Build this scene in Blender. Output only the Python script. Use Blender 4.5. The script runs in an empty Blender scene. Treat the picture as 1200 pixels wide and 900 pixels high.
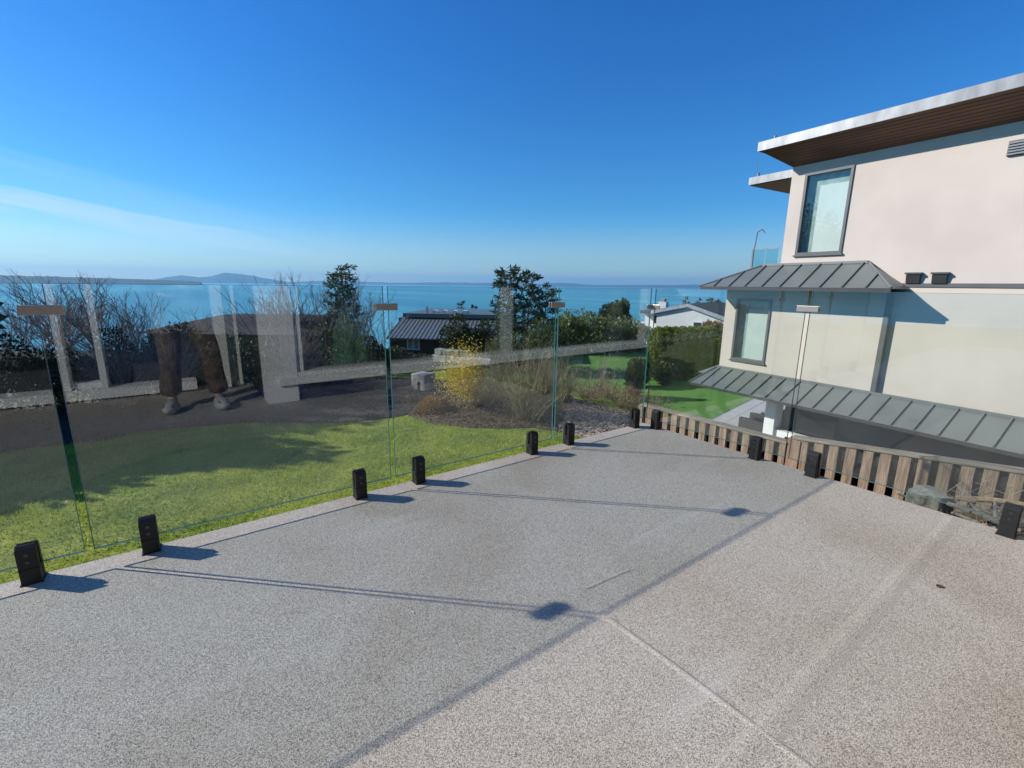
import bpy, bmesh, math, random
import numpy as np
from mathutils import Vector, Matrix
random.seed(7); rng = np.random.default_rng(11)
R = math.radians
S = bpy.context.scene
C = S.collection

# ------------------------------------------------------------------ camera
# world: z = 0 is the deck, X runs along the lawn-side railing, Y points out over the lawn (metres)
F, PITCH, ROLL, YAW, CH = 539.05, 0.211821, 0.012084, 0.941392, 1.1
fw = np.array([math.cos(YAW)*math.cos(PITCH), math.sin(YAW)*math.cos(PITCH), -math.sin(PITCH)])
rt = np.cross(fw, [0, 0, 1]); rt /= np.linalg.norm(rt); up = np.cross(rt, fw)
cr = rt*math.cos(ROLL) + up*math.sin(ROLL); cu = -rt*math.sin(ROLL) + up*math.cos(ROLL)
cd = bpy.data.cameras.new('camera'); cam = bpy.data.objects.new('camera', cd); C.objects.link(cam)
M = Matrix.Identity(4)
for i in range(3):
    M[i][0], M[i][1], M[i][2] = cr[i], cu[i], -fw[i]
M[2][3] = CH
cam.matrix_world = M
cd.sensor_width = 36; cd.lens = F/1200*36; cd.clip_start = 0.03; cd.clip_end = 90000
S.camera = cam
S.render.resolution_x, S.render.resolution_y = 1024, 768

# ------------------------------------------------------------------ sky, sun, exposure
SUNV = Vector((-1.318, 1.247, 1.0)).normalized()
EL = math.asin(SUNV.z); ROT = math.atan2(SUNV.x, SUNV.y)
def ramp(N, stops):
    r = N.new('ShaderNodeValToRGB'); e = r.color_ramp.elements
    while len(e) < len(stops): e.new(0.5)
    for k, (p_, c) in enumerate(stops):
        e[k].position = p_; e[k].color = (*c, 1)
    return r
HZ0, HZ1, HZ2, HZ3 = (1.04, 1.12, 1.20), (0.80, 1.00, 1.20), (0.40, 0.90, 1.24), (0.30, 0.86, 1.34)   # clear marine air: less yellow low in the sky
W = bpy.data.worlds.new('World'); S.world = W; W.use_nodes = True
def ray(px, py):
    return fw*F + cr*(px-600) - cu*(py-450)
def build_world():
    nt = W.node_tree; N = nt.nodes; L = nt.links
    bg = N['Background']
    sky = N.new('ShaderNodeTexSky'); sky.sky_type = 'NISHITA'; sky.sun_disc = False
    sky.sun_elevation = EL; sky.sun_rotation = ROT
    sky.air_density = 1.0; sky.dust_density = 0.25; sky.ozone_density = 3.2; sky.altitude = 60
    hs = N.new('ShaderNodeHueSaturation'); hs.inputs['Saturation'].default_value = 1.22
    L.new(sky.outputs[0], hs.inputs['Color'])
    sx = N.new('ShaderNodeSeparateXYZ'); tg = N.new('ShaderNodeTexCoord'); L.new(tg.outputs['Generated'], sx.inputs[0])
    el = ramp(N, [(0.0, HZ0), (0.05, HZ1), (0.16, HZ2), (0.45, HZ3)]); el.color_ramp.interpolation = 'EASE'; L.new(sx.outputs[2], el.inputs[0])
    tint = N.new('ShaderNodeMixRGB'); tint.blend_type = 'MULTIPLY'; tint.inputs[0].default_value = 1; L.new(hs.outputs[0], tint.inputs[1]); L.new(el.outputs[0], tint.inputs[2])
    # thin cirrus streaks lying along two great circles
    tc = N.new('ShaderNodeTexCoord')
    prev = tint.outputs[0]
    def math_(op, a, b=None, clamp=False):
        m = N.new('ShaderNodeMath'); m.operation = op; m.use_clamp = clamp
        for i, v in enumerate((a, b)):
            if v is None: continue
            if isinstance(v, (int, float)): m.inputs[i].default_value = v
            else: L.new(v, m.inputs[i])
        return m.outputs[0]
    def unit(v): return v/np.linalg.norm(v)
    for a, b, wid, amt, seed in (((-40, 226), (380, 300), 0.015, 0.55, 3.0), ((-40, 178), (300, 262), 0.022, 0.14, 9.0)):
        d1, d2 = unit(ray(*a)), unit(ray(*b)); n = unit(np.cross(d1, d2)); t = unit(d2-d1)
        dn = N.new('ShaderNodeVectorMath'); dn.operation = 'DOT_PRODUCT'; L.new(tc.outputs['Generated'], dn.inputs[0]); dn.inputs[1].default_value = n
        dt = N.new('ShaderNodeVectorMath'); dt.operation = 'DOT_PRODUCT'; L.new(tc.outputs['Generated'], dt.inputs[0]); dt.inputs[1].default_value = t
        d0 = float(np.dot(d1, t))
        co = N.new('ShaderNodeCombineXYZ')
        L.new(math_('MULTIPLY', dt.outputs['Value'], 2.2), co.inputs[0]); L.new(math_('MULTIPLY', dn.outputs['Value'], 26), co.inputs[1]); co.inputs[2].default_value = seed
        nz = N.new('ShaderNodeTexNoise'); nz.inputs['Scale'].default_value = 1.6; nz.inputs['Detail'].default_value = 5; nz.inputs['Distortion'].default_value = 0.5
        L.new(co.outputs[0], nz.inputs['Vector'])
        off = math_('MULTIPLY', math_('SUBTRACT', nz.outputs['Fac'], 0.5), 0.05)
        q = math_('DIVIDE', math_('ADD', dn.outputs['Value'], off), wid)
        g = math_('SUBTRACT', 1.0, math_('MULTIPLY', q, q), True)
        fade = math_('SUBTRACT', 1.0, math_('MULTIPLY', math_('ABSOLUTE', math_('SUBTRACT', dt.outputs['Value'], d0+0.05)), 1.9), True)
        mk = math_('MULTIPLY', math_('MULTIPLY', math_('MULTIPLY', g, fade), math_('ADD', nz.outputs['Fac'], 0.25)), amt)
        mx = N.new('ShaderNodeMixRGB'); L.new(mk, mx.inputs[0]); L.new(prev, mx.inputs[1]); mx.inputs[2].default_value = (7.4, 8.0, 9.0, 1)
        prev = mx.outputs[0]
    L.new(prev, bg.inputs['Color']); bg.inputs['Strength'].default_value = 0.095
build_world()
sl = bpy.data.lights.new('sun', 'SUN'); sl.energy = 4.6; sl.angle = R(0.53); sl.color = (1.0, 0.945, 0.87)
so = bpy.data.objects.new('sun', sl); C.objects.link(so); so.rotation_euler = (-SUNV).to_track_quat('-Z', 'Y').to_euler(); so.location = (-6, 6, 9)
vs = S.view_settings; vs.view_transform = 'Standard'; vs.look = 'None'; vs.exposure = 0.32; vs.gamma = 1; vs.use_curve_mapping = False
S.render.engine = 'CYCLES'
S.cycles.caustics_reflective = False; S.cycles.caustics_refractive = False
S.cycles.transparent_max_bounces = 24; S.cycles.max_bounces = 8

# ------------------------------------------------------------------ pixel helpers (photo is 1200 x 900)
def gz(px, py, z):                       # where the ray meets the level z
    d = ray(px, py); return d/d[2]*(z-CH) + np.array([0, 0, CH])
def at(px, py, r):                       # point on the ray at horizontal range r
    d = ray(px, py); return d/math.hypot(d[0], d[1])*r + np.array([0, 0, CH])
def onp(px, py, n, c):                   # where the ray meets the plane n.P = c
    d = ray(px, py); n = np.array(n, float); o = np.array([0, 0, CH]); return o + d*((c-n@o)/(n@d))
def mpp(w, r):                           # metres spanned by w photo pixels at range r
    return w*r/F

# ------------------------------------------------------------------ materials
MATS = {}
def mat(name, col, rough=0.6, var=0.25, scale=6.0, bump=0.0, bscale=None, metal=0.0, spec=0.5, trans=0.0, stretch=None, detail=4, coord='Object', col2=None, coat=0.0):
    if name in MATS: return MATS[name]
    m = bpy.data.materials.new(name); m.use_nodes = True; nt = m.node_tree; N = nt.nodes; L = nt.links
    b = N['Principled BSDF']; b.inputs['Roughness'].default_value = rough; b.inputs['Metallic'].default_value = metal
    b.inputs['Specular IOR Level'].default_value = spec; b.inputs['Coat Weight'].default_value = coat
    tc = N.new('ShaderNodeTexCoord'); vec = tc.outputs[coord]
    if coord == 'World':
        pass
    if stretch:
        mp = N.new('ShaderNodeMapping'); mp.inputs['Scale'].default_value = stretch; L.new(vec, mp.inputs[0]); vec = mp.outputs[0]
    nz = N.new('ShaderNodeTexNoise'); nz.inputs['Scale'].default_value = scale; nz.inputs['Detail'].default_value = detail; L.new(vec, nz.inputs['Vector'])
    c = np.array(col, float)
    lo = c*(1-var) if col2 is None else c; hi = c*(1+var) if col2 is None else np.array(col2, float)
    r = ramp(N, [(0.3, tuple(np.clip(lo, 0, 1))), (0.7, tuple(np.clip(hi, 0, 1)))]); L.new(nz.outputs['Fac'], r.inputs[0])
    L.new(r.outputs[0], b.inputs['Base Color'])
    if bump:
        n2 = N.new('ShaderNodeTexNoise'); n2.inputs['Scale'].default_value = bscale or scale*4; n2.inputs['Detail'].default_value = 5; L.new(vec, n2.inputs['Vector'])
        bp = N.new('ShaderNodeBump'); bp.inputs['Strength'].default_value = bump; bp.inputs['Distance'].default_value = 0.02; L.new(n2.outputs['Fac'], bp.inputs['Height']); L.new(bp.outputs[0], b.inputs['Normal'])
    if trans:
        tr = N.new('ShaderNodeBsdfTranslucent'); L.new(r.outputs[0], tr.inputs['Color'])
        mx = N.new('ShaderNodeMixShader'); mx.inputs[0].default_value = trans; L.new(b.outputs[0], mx.inputs[1]); L.new(tr.outputs[0], mx.inputs[2])
        L.new(mx.outputs[0], N['Material Output'].inputs['Surface'])
    MATS[name] = m; return m
def leafmat(name, col, col2, scale=1.5, trans=0.3, rough=0.55):
    return mat(name, col, rough, scale=scale, trans=trans, col2=col2, detail=6)

def glass_mat(name, tint, f0=0.045, dust=0.0):
    m = bpy.data.materials.new(name); m.use_nodes = True; nt = m.node_tree; N = nt.nodes; L = nt.links
    N.remove(N['Principled BSDF'])
    lw = N.new('ShaderNodeLayerWeight'); lw.inputs['Blend'].default_value = 0.5
    p5 = N.new('ShaderNodeMath'); p5.operation = 'POWER'; L.new(lw.outputs['Facing'], p5.inputs[0]); p5.inputs[1].default_value = 5
    mu = N.new('ShaderNodeMath'); mu.operation = 'MULTIPLY_ADD'; L.new(p5.outputs[0], mu.inputs[0]); mu.inputs[1].default_value = 1-f0; mu.inputs[2].default_value = f0
    tr = N.new('ShaderNodeBsdfTransparent'); tr.inputs[0].default_value = (*tint, 1)
    gl = N.new('ShaderNodeBsdfGlossy'); gl.inputs['Roughness'].default_value = 0.0; gl.inputs['Color'].default_value = (0.97, 1, 1, 1)
    mx = N.new('ShaderNodeMixShader'); L.new(mu.outputs[0], mx.inputs[0]); L.new(tr.outputs[0], mx.inputs[1]); L.new(gl.outputs[0], mx.inputs[2])
    last = mx
    if dust:                                   # thin film of dust and smears
        tc = N.new('ShaderNodeTexCoord'); mp = N.new('ShaderNodeMapping'); mp.inputs['Rotation'].default_value = (0, .6, 0); mp.inputs['Scale'].default_value = (1, 1, .35); L.new(tc.outputs['Object'], mp.inputs[0])
        nz = N.new('ShaderNodeTexNoise'); nz.inputs['Scale'].default_value = 6; nz.inputs['Detail'].default_value = 7; nz.inputs['Distortion'].default_value = 1.0; L.new(mp.outputs[0], nz.inputs['Vector'])
        mr = N.new('ShaderNodeMapRange'); mr.inputs['From Min'].default_value = .45; mr.inputs['From Max'].default_value = .8; mr.inputs['To Min'].default_value = .002; mr.inputs['To Max'].default_value = dust; L.new(nz.outputs['Fac'], mr.inputs[0])
        df = N.new('ShaderNodeBsdfDiffuse'); df.inputs['Color'].default_value = (.75, .75, .73, 1)
        m2 = N.new('ShaderNodeMixShader'); L.new(mr.outputs[0], m2.inputs[0]); L.new(mx.outputs[0], m2.inputs[1]); L.new(df.outputs[0], m2.inputs[2]); last = m2
    L.new(last.outputs[0], N['Material Output'].inputs['Surface']); MATS[name] = m
    return m
GLASS = glass_mat('railing_glass', (0.93, 0.955, 0.945), 0.066, 0.012)
PANE = glass_mat('window_glass', (0.86, 0.92, 0.90), 0.09)
EDGE = mat('glass_edge', (0.05, 0.15, 0.165), 0.12, 0.1, 3, spec=0.8)
def see_through(m, f):
    N = m.node_tree.nodes; L = m.node_tree.links; t_ = N.new('ShaderNodeBsdfTransparent'); t_.inputs[0].default_value = (.55, .8, .82, 1); x = N.new('ShaderNodeMixShader'); x.inputs[0].default_value = f
    L.new(N['Principled BSDF'].outputs[0], x.inputs[1]); L.new(t_.outputs[0], x.inputs[2]); L.new(x.outputs[0], N['Material Output'].inputs['Surface'])
see_through(EDGE, 0.05)

def deck_mat():
    m = bpy.data.materials.new('pebbled_deck_vinyl'); m.use_nodes = True; nt = m.node_tree; N = nt.nodes; L = nt.links
    b = N['Principled BSDF']; b.inputs['Roughness'].default_value = 0.62; b.inputs['Specular IOR Level'].default_value = 0.35
    tc = N.new('ShaderNodeTexCoord'); m0 = N.new('ShaderNodeMapping'); m0.inputs['Location'].default_value = (.131, .277, .4131); L.new(tc.outputs['Object'], m0.inputs[0]); vec = m0.outputs[0]
    def noise(s, d=3, st=None, dist=0.0):
        v = vec
        if st:
            mp = N.new('ShaderNodeMapping'); mp.inputs['Scale'].default_value = st[:3]; mp.inputs['Rotation'].default_value = (0, 0, st[3]); L.new(vec, mp.inputs[0]); v = mp.outputs[0]
        n = N.new('ShaderNodeTexNoise'); n.inputs['Scale'].default_value = s; n.inputs['Detail'].default_value = d; n.inputs['Distortion'].default_value = dist; L.new(v, n.inputs['Vector']); return n.outputs['Fac']
    fine = noise(430, 3)
    r1 = ramp(N, [(0.36, (0.10, 0.088, 0.070)), (0.48, (0.41, 0.365, 0.295)), (0.61, (0.76, 0.68, 0.555))]); L.new(fine, r1.inputs[0])
    def mix(fac, a, bcol, mode='MIX'):
        x = N.new('ShaderNodeMixRGB'); x.blend_type = mode
        if isinstance(fac, float): x.inputs[0].default_value = fac
        else: L.new(fac, x.inputs[0])
        L.new(a, x.inputs[1])
        if isinstance(bcol, tuple): x.inputs[2].default_value = (*bcol, 1)
        else: L.new(bcol, x.inputs[2])
        return x.outputs[0]
    def step(v, a, b_):
        mr = N.new('ShaderNodeMapRange'); mr.inputs['From Min'].default_value = a; mr.inputs['From Max'].default_value = b_; mr.interpolation_type = 'SMOOTHSTEP'; L.new(v, mr.inputs[0]); return mr.outputs[0]
    # grime and dusty swept streaks
    big = step(noise(1.3, 5, None, 0.6), 0.40, 0.72)
    c = mix(big, r1.outputs[0], r1.outputs[0])
    x = N.new('ShaderNodeMixRGB'); x.blend_type = 'MULTIPLY'; L.new(big, x.inputs[0]); L.new(r1.outputs[0], x.inputs[1]); x.inputs[2].default_value = (0.85, 0.81, 0.765, 1); c = x.outputs[0]
    st = step(noise(2.2, 4, (0.35, 3.2, 1, R(28)), 0.4), 0.60, 0.80)
    sm = N.new('ShaderNodeMath'); sm.operation = 'MULTIPLY'; L.new(st, sm.inputs[0]); sm.inputs[1].default_value = 0.22
    c = mix(sm.outputs[0], c, (0.74, 0.71, 0.67))
    sp = step(noise(7, 5, None, 1.2), 0.66, 0.76); s2 = N.new('ShaderNodeMath'); s2.operation = 'MULTIPLY'; L.new(sp, s2.inputs[0]); s2.inputs[1].default_value = 0.20
    c = mix(s2.outputs[0], c, (0.30, 0.24, 0.17))
    bl = step(noise(2.6, 6, None, 1.6), 0.56, 0.70); b3 = N.new('ShaderNodeMath'); b3.operation = 'MULTIPLY'; L.new(bl, b3.inputs[0]); b3.inputs[1].default_value = 0.16
    c = mix(b3.outputs[0], c, (0.58, 0.53, 0.46))
    sc = step(noise(9, 3, (0.12, 5.0, 1, R(-52)), 0.2), 0.68, 0.76); b4 = N.new('ShaderNodeMath'); b4.operation = 'MULTIPLY'; L.new(sc, b4.inputs[0]); b4.inputs[1].default_value = 0.14
    c = mix(b4.outputs[0], c, (0.66, 0.62, 0.55))
    L.new(c, b.inputs['Base Color'])
    bp = N.new('ShaderNodeBump'); bp.inputs['Strength'].default_value = 0.14; bp.inputs['Distance'].default_value = 0.0012; L.new(fine, bp.inputs['Height']); L.new(bp.outputs[0], b.inputs['Normal'])
    MATS['deck'] = m; return m
DECK = deck_mat()
def sea_mat():
    m = bpy.data.materials.new('sea_water'); m.use_nodes = True; nt = m.node_tree; N = nt.nodes; L = nt.links
    b = N['Principled BSDF']; b.inputs['Roughness'].default_value = 0.30; b.inputs['Specular IOR Level'].default_value = 0.5
    tc = N.new('ShaderNodeTexCoord')
    mp = N.new('ShaderNodeMapping'); mp.inputs['Rotation'].default_value = (0, 0, -YAW); mp.inputs['Scale'].default_value = (1/170, 1/3200, 1); L.new(tc.outputs['Object'], mp.inputs[0])
    n = N.new('ShaderNodeTexNoise'); n.inputs['Scale'].default_value = 1; n.inputs['Detail'].default_value = 6; L.new(mp.outputs[0], n.inputs['Vector'])
    r = ramp(N, [(0.41, (0.065, 0.320, 0.410)), (0.60, (0.175, 0.550, 0.600))]); L.new(n.outputs['Fac'], r.inputs[0]); L.new(r.outputs[0], b.inputs['Base Color'])
    n2 = N.new('ShaderNodeTexNoise'); n2.inputs['Scale'].default_value = 0.25; n2.inputs['Detail'].default_value = 6; L.new(tc.outputs['Object'], n2.inputs['Vector'])
    bp = N.new('ShaderNodeBump'); bp.inputs['Strength'].default_value = 0.9; bp.inputs['Distance'].default_value = 1.2; L.new(n2.outputs['Fac'], bp.inputs['Height']); L.new(bp.outputs[0], b.inputs['Normal'])
    return m
mBLACK = mat('black_powder_coat', (0.008, 0.008, 0.008), 0.55, 0.2, 40, bump=0.1, bscale=300)
mSTEEL = mat('brushed_steel', (0.46, 0.40, 0.34), 0.36, 0.12, 30, metal=0.85, stretch=(1, 1, 12))
mSCREW = mat('screw_zinc', (0.10, 0.10, 0.105), 0.35, 0.1, 30, metal=0.9)
mWOOD = mat('weathered_cedar', (0.17, 0.112, 0.072), 0.85, scale=5, stretch=(6, 6, 0.7), bump=0.5, bscale=16, col2=(0.42, 0.30, 0.205))
mWOODR = mat('reddish_cedar_post', (0.22, 0.13, 0.085), 0.85, scale=5, stretch=(6, 6, 0.7), bump=0.4, bscale=16, col2=(0.38, 0.25, 0.17))
mCAP = mat('lichened_cap_wood', (0.19, 0.155, 0.115), 0.9, scale=7, stretch=(3, 0.6, 3), bump=0.4, bscale=24, col2=(0.34, 0.285, 0.215))
mSTUCCO = mat('pink_beige_stucco', (0.595, 0.52, 0.455), 0.92, 0.06, 1.2, bump=0.008, bscale=110)
mSTUCCO2 = mat('sand_stucco', (0.60, 0.535, 0.45), 0.92, 0.06, 1.2, bump=0.008, bscale=110)
mROOF = mat('grey_standing_seam_metal', (0.20, 0.222, 0.208), 0.42, 0.07, 2.0, metal=0.3, spec=0.5)
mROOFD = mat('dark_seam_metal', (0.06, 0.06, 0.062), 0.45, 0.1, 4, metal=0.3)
mFASC = mat('galvanised_fascia', (0.215, 0.225, 0.235), 0.45, 0.3, 1.3, metal=0.55, stretch=(1, 3, 1))
mSOFF = mat('brown_soffit_boards', (0.15, 0.055, 0.026), 0.55, 0.3, 3.0, stretch=(2, 0.3, 2))
mFRAME = mat('grey_window_frame', (0.11, 0.11, 0.115), 0.45, 0.08, 4)
mBLIND = mat('pale_roller_blind', (0.74, 0.78, 0.74), 0.9, 0.04, 3)
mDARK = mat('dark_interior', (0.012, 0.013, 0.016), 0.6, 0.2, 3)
mNAVY = mat('charcoal_wall', (0.035, 0.037, 0.045), 0.6, 0.15, 3)
mWHITE = mat('white_paint', (0.78, 0.78, 0.76), 0.6, 0.05, 3)
mPATIO = mat('pale_patio_paver', (0.50, 0.485, 0.47), 0.85, 0.10, 4, bump=0.15, bscale=60)
mSOIL = mat('bark_mulch', (0.050, 0.030, 0.016), 0.95, scale=22, bump=1.0, bscale=60, col2=(0.18, 0.115, 0.068), detail=8)
mGREYBED = mat('grey_brown_bark_chips', (0.17, 0.13, 0.095), 0.95, scale=34, bump=1.0, bscale=80, col2=(0.52, 0.43, 0.33), detail=8)
mGRASSG = mat('turf_ground', (0.125, 0.175, 0.015), 0.95, scale=3.0, bump=0.6, bscale=60, col2=(0.34, 0.35, 0.035), detail=8)
mBLADE = leafmat('grass_blades', (0.175, 0.335, 0.024), (0.45, 0.51, 0.065), 1.3, 0.35)
mTURF = mat('mown_green_turf', (0.085, 0.215, 0.024), 0.9, scale=0.7, bump=0.5, bscale=70, col2=(0.13, 0.285, 0.038), detail=8)
mHILL = mat('hillside_scrub', (0.035, 0.045, 0.018), 0.95, scale=0.3, bump=0.8, bscale=3, col2=(0.09, 0.09, 0.04), detail=8)
mBARK = mat('grey_brown_bark', (0.075, 0.055, 0.048), 0.9, scale=14, stretch=(3, 3, 0.6), bump=0.5, col2=(0.21, 0.165, 0.145))
mTWIG = mat('mauve_grey_twigs', (0.17, 0.13, 0.115), 0.85, scale=8, col2=(0.42, 0.335, 0.30))
mTWIGB = mat('brown_green_twigs', (0.19, 0.155, 0.085), 0.85, scale=5, col2=(0.45, 0.38, 0.23))
mTWIGR = mat('reddish_bramble_twigs', (0.17, 0.105, 0.07), 0.85, scale=5, col2=(0.36, 0.26, 0.17))
mLEAFD = leafmat('dark_evergreen_leaf', (0.020, 0.034, 0.013), (0.075, 0.100, 0.035))
mLEAFM = leafmat('mid_green_leaf', (0.055, 0.090, 0.022), (0.15, 0.18, 0.055))
mLEAFL = leafmat('light_green_leaf', (0.095, 0.140, 0.030), (0.23, 0.27, 0.085))
mCONIF = leafmat('conifer_needles', (0.022, 0.042, 0.020), (0.085, 0.115, 0.050), 2.5, 0.3)
mCEDAR = leafmat('cedar_spray', (0.15, 0.20, 0.022), (0.40, 0.42, 0.065), 3.0, 0.42)
mYELLOW = leafmat('forsythia_flower', (0.70, 0.47, 0.02), (0.85, 0.66, 0.07), 5, 0.3)
mGOLD = leafmat('golden_brown_heather', (0.24, 0.13, 0.035), (0.46, 0.29, 0.10), 6, 0.25)
mROCK = mat('pale_rock', (0.40, 0.375, 0.33), 0.9, 0.35, 5, bump=0.9, bscale=14)
mSTUMP = mat('grey_cut_wood', (0.21, 0.20, 0.16), 0.9, 0.35, 9, bump=0.7, bscale=30)
mTAN = mat('tan_split_wood', (0.38, 0.26, 0.15), 0.85, 0.4, 9, bump=0.4)
mTAUPE = mat('taupe_trim_paint', (0.84, 0.82, 0.79), 0.65, 0.05, 3)
mSIDING = mat('charcoal_siding', (0.045, 0.045, 0.050), 0.7, 0.12, 4)
mTILE = mat('dark_asphalt_shingle', (0.058, 0.054, 0.052), 0.9, 0.3, 9, bump=0.6, bscale=14)
mGREENROOF = mat('grey_green_ribbed_metal', (0.23, 0.245, 0.235), 0.45, 0.1, 3, metal=0.25)
mBROWNCLOTH = mat('brown_canvas_trousers', (0.125, 0.078, 0.052), 0.9, 0.6, 16, bump=1.0, bscale=22)
mCLOG = mat('grey_foam_clog', (0.52, 0.51, 0.48), 0.6, 0.1, 12)
mSKIN = mat('skin', (0.50, 0.30, 0.21), 0.55, 0.1, 8)
mJACK = mat('pale_work_shirt', (0.50, 0.52, 0.55), 0.9, 0.12, 9, bump=0.5, bscale=16)
mHAIR = mat('brown_hair', (0.05, 0.033, 0.022), 0.7, 0.3, 40)
mCOVER = mat('green_canvas_cover', (0.14, 0.27, 0.20), 0.85, 0.2, 6, bump=0.3)

# ------------------------------------------------------------------ mesh helpers
class MB:
    def __init__(s): s.v = []; s.f = []
    def add(s, vs, fs):
        o = len(s.v); s.v += [tuple(map(float, q)) for q in vs]; s.f += [tuple(i+o for i in f) for f in fs]; return s
    def box(s, x0, x1, y0, y1, z0, z1):
        return s.hexa([(x0,y0,z0),(x1,y0,z0),(x1,y1,z0),(x0,y1,z0),(x0,y0,z1),(x1,y0,z1),(x1,y1,z1),(x0,y1,z1)])
    def hexa(s, p):
        return s.add(p, [(0,3,2,1),(4,5,6,7),(0,1,5,4),(1,2,6,5),(2,3,7,6),(3,0,4,7)])
    def tube(s, a, b, r0, r1, n=6, caps=True):
        a = Vector(a); b = Vector(b); d = (b-a)
        if d.length < 1e-6: return s
        q = d.to_track_quat('Z', 'Y'); vs = []
        for c, r in ((a, r0), (b, r1)):
            for k in range(n):
                t = 2*math.pi*k/n; vs.append(c + q @ Vector((math.cos(t)*r, math.sin(t)*r, 0)))
        fs = [(k, (k+1) % n, n+(k+1) % n, n+k) for k in range(n)]
        if caps: fs += [tuple(range(n-1, -1, -1)), tuple(range(n, 2*n))]
        return s.add(vs, fs)
    def prism(s, poly, z0, z1):        # poly: xy list, ccw
        n = len(poly); vs = [(x, y, z0) for x, y in poly] + [(x, y, z1) for x, y in poly]
        return s.add(vs, [tuple(range(n-1, -1, -1)), tuple(range(n, 2*n))] + [(k, (k+1) % n, n+(k+1) % n, n+k) for k in range(n)])
    def build(s, name, m, parent=None, smooth=False, bevel=0.0, seg=2):
        me = bpy.data.meshes.new(name); me.from_pydata(s.v, [], s.f)
        if bevel:
            bm = bmesh.new(); bm.from_mesh(me); bmesh.ops.bevel(bm, geom=bm.edges[:], offset=bevel, segments=seg, affect='EDGES', profile=0.6); bm.to_mesh(me); bm.free()
        me.materials.append(m)
        if smooth: me.polygons.foreach_set('use_smooth', [True]*len(me.polygons))
        me.update(); o = bpy.data.objects.new(name, me); C.objects.link(o)
        if parent: o.parent = parent
        return o
def npmesh(name, V, Fc, m, parent=None):
    V = np.asarray(V, np.float32); Fc = np.asarray(Fc, np.int32); me = bpy.data.meshes.new(name); k = Fc.shape[1]
    me.vertices.add(len(V)); me.vertices.foreach_set('co', V.ravel())
    me.loops.add(Fc.size); me.loops.foreach_set('vertex_index', Fc.ravel())
    me.polygons.add(len(Fc)); me.polygons.foreach_set('loop_start', np.arange(0, Fc.size, k, dtype=np.int32))
    me.materials.append(m); me.update(calc_edges=True); me.validate()
    o = bpy.data.objects.new(name, me); C.objects.link(o)
    if parent: o.parent = parent
    return o
def thing(name, label, cat, loc=(0, 0, 0), rz=0.0, group=None):
    o = bpy.data.objects.new(name, None); C.objects.link(o); o.location = loc; o.rotation_euler = (0, 0, rz); o.empty_display_size = 0.2
    return tag(o, label, cat, group)
def tag(o, label, cat, group=None):
    o['label'] = label; o['category'] = cat
    if group: o['group'] = group
    return o
def struct(o, kind='structure', label=None):
    o['kind'] = kind
    if label: o['label'] = label
    return o
def copy_tree(o, parent=None):
    c = o.copy(); C.objects.link(c); c.parent = parent
    for ch in o.children: copy_tree(ch, c)
    return c
def unparented(t, o):                     # child made in world coordinates -> local to its thing
    t_m = Matrix.LocRotScale(t.location, t.rotation_euler, None)
    o.parent = t; o.matrix_parent_inverse = t_m.inverted(); return o

# ------------------------------------------------------------------ terrain
def yard_z(x, y):
    z = -0.80 - 0.03*max(0.0, y-2.4)
    z -= 2.4*min(1, max(0, (y-11.0)/3.5))
    e = 4.75 + 1.35*min(1, max(0, (y-3.7)/.9))
    z -= 2.2*min(1, max(0, (x-e)/1.2)) if y > 2.9 else 0
    return z
def hill_z(x, y):
    s = x*fw[0]/math.hypot(fw[0], fw[1]) + y*fw[1]/math.hypot(fw[0], fw[1])
    return -3.55 - 0.15*max(0.0, s-26)
SEA = -36.0
o = MB().add([(-22000, -22000, SEA), (22000, -22000, SEA), (22000, 22000, SEA), (-22000, 22000, SEA)], [(0, 1, 2, 3)]).build('sea', sea_mat()); struct(o)
# hillside: a grid turned to the view that runs down to the water
def hillside():
    mb = MB(); n, mcount = 56, 60; fx, fy = math.cos(YAW), math.sin(YAW); vs = []
    for i in range(n):
        s = -18 + 300*(i/(n-1))**1.6
        for j in range(mcount):
            t = -260 + 520*j/(mcount-1)
            x, y = s*fx + t*fy, s*fy - t*fx
            vs.append((x, y, hill_z(x, y) + 0.25*math.sin(x*.31)*math.cos(y*.23)*(1 if s > 30 else 0.0)))
    fs = [(i*mcount+j, i*mcount+j+1, (i+1)*mcount+j+1, (i+1)*mcount+j) for i in range(n-1) for j in range(mcount-1)]
    # flip to face up
    fs = [f[::-1] for f in fs]
    return mb.add(vs, fs).build('hillside', mHILL)
struct(hillside())
def yard():
    xs = np.concatenate([np.arange(-30, -5, 2.5), np.arange(-5, 7.61, 0.3)]); ys = np.arange(-6.2, 14.9, 0.3)
    vs = []; idx = {}
    for i, x in enumerate(xs):
        for j, y in enumerate(ys):
            zz = yard_z(x, y) + 0.03*math.sin(x*1.7+y*.6)*math.cos(y*1.3) if y > 3 else yard_z(x, y)
            vs.append((x, y, zz)); idx[i, j] = len(vs)-1
    fs = []
    for i in range(len(xs)-1):
        for j in range(len(ys)-1):
            if ys[j] < 3.0 and xs[i+1] > 4.55: continue
            if ys[j] < 2.0 and xs[i+1] > 2.9 : continue
            fs.append((idx[i, j], idx[i+1, j], idx[i+1, j+1], idx[i, j+1]))
    return MB().add(vs, fs).build('lawn', mGRASSG)
struct(yard())
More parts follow.
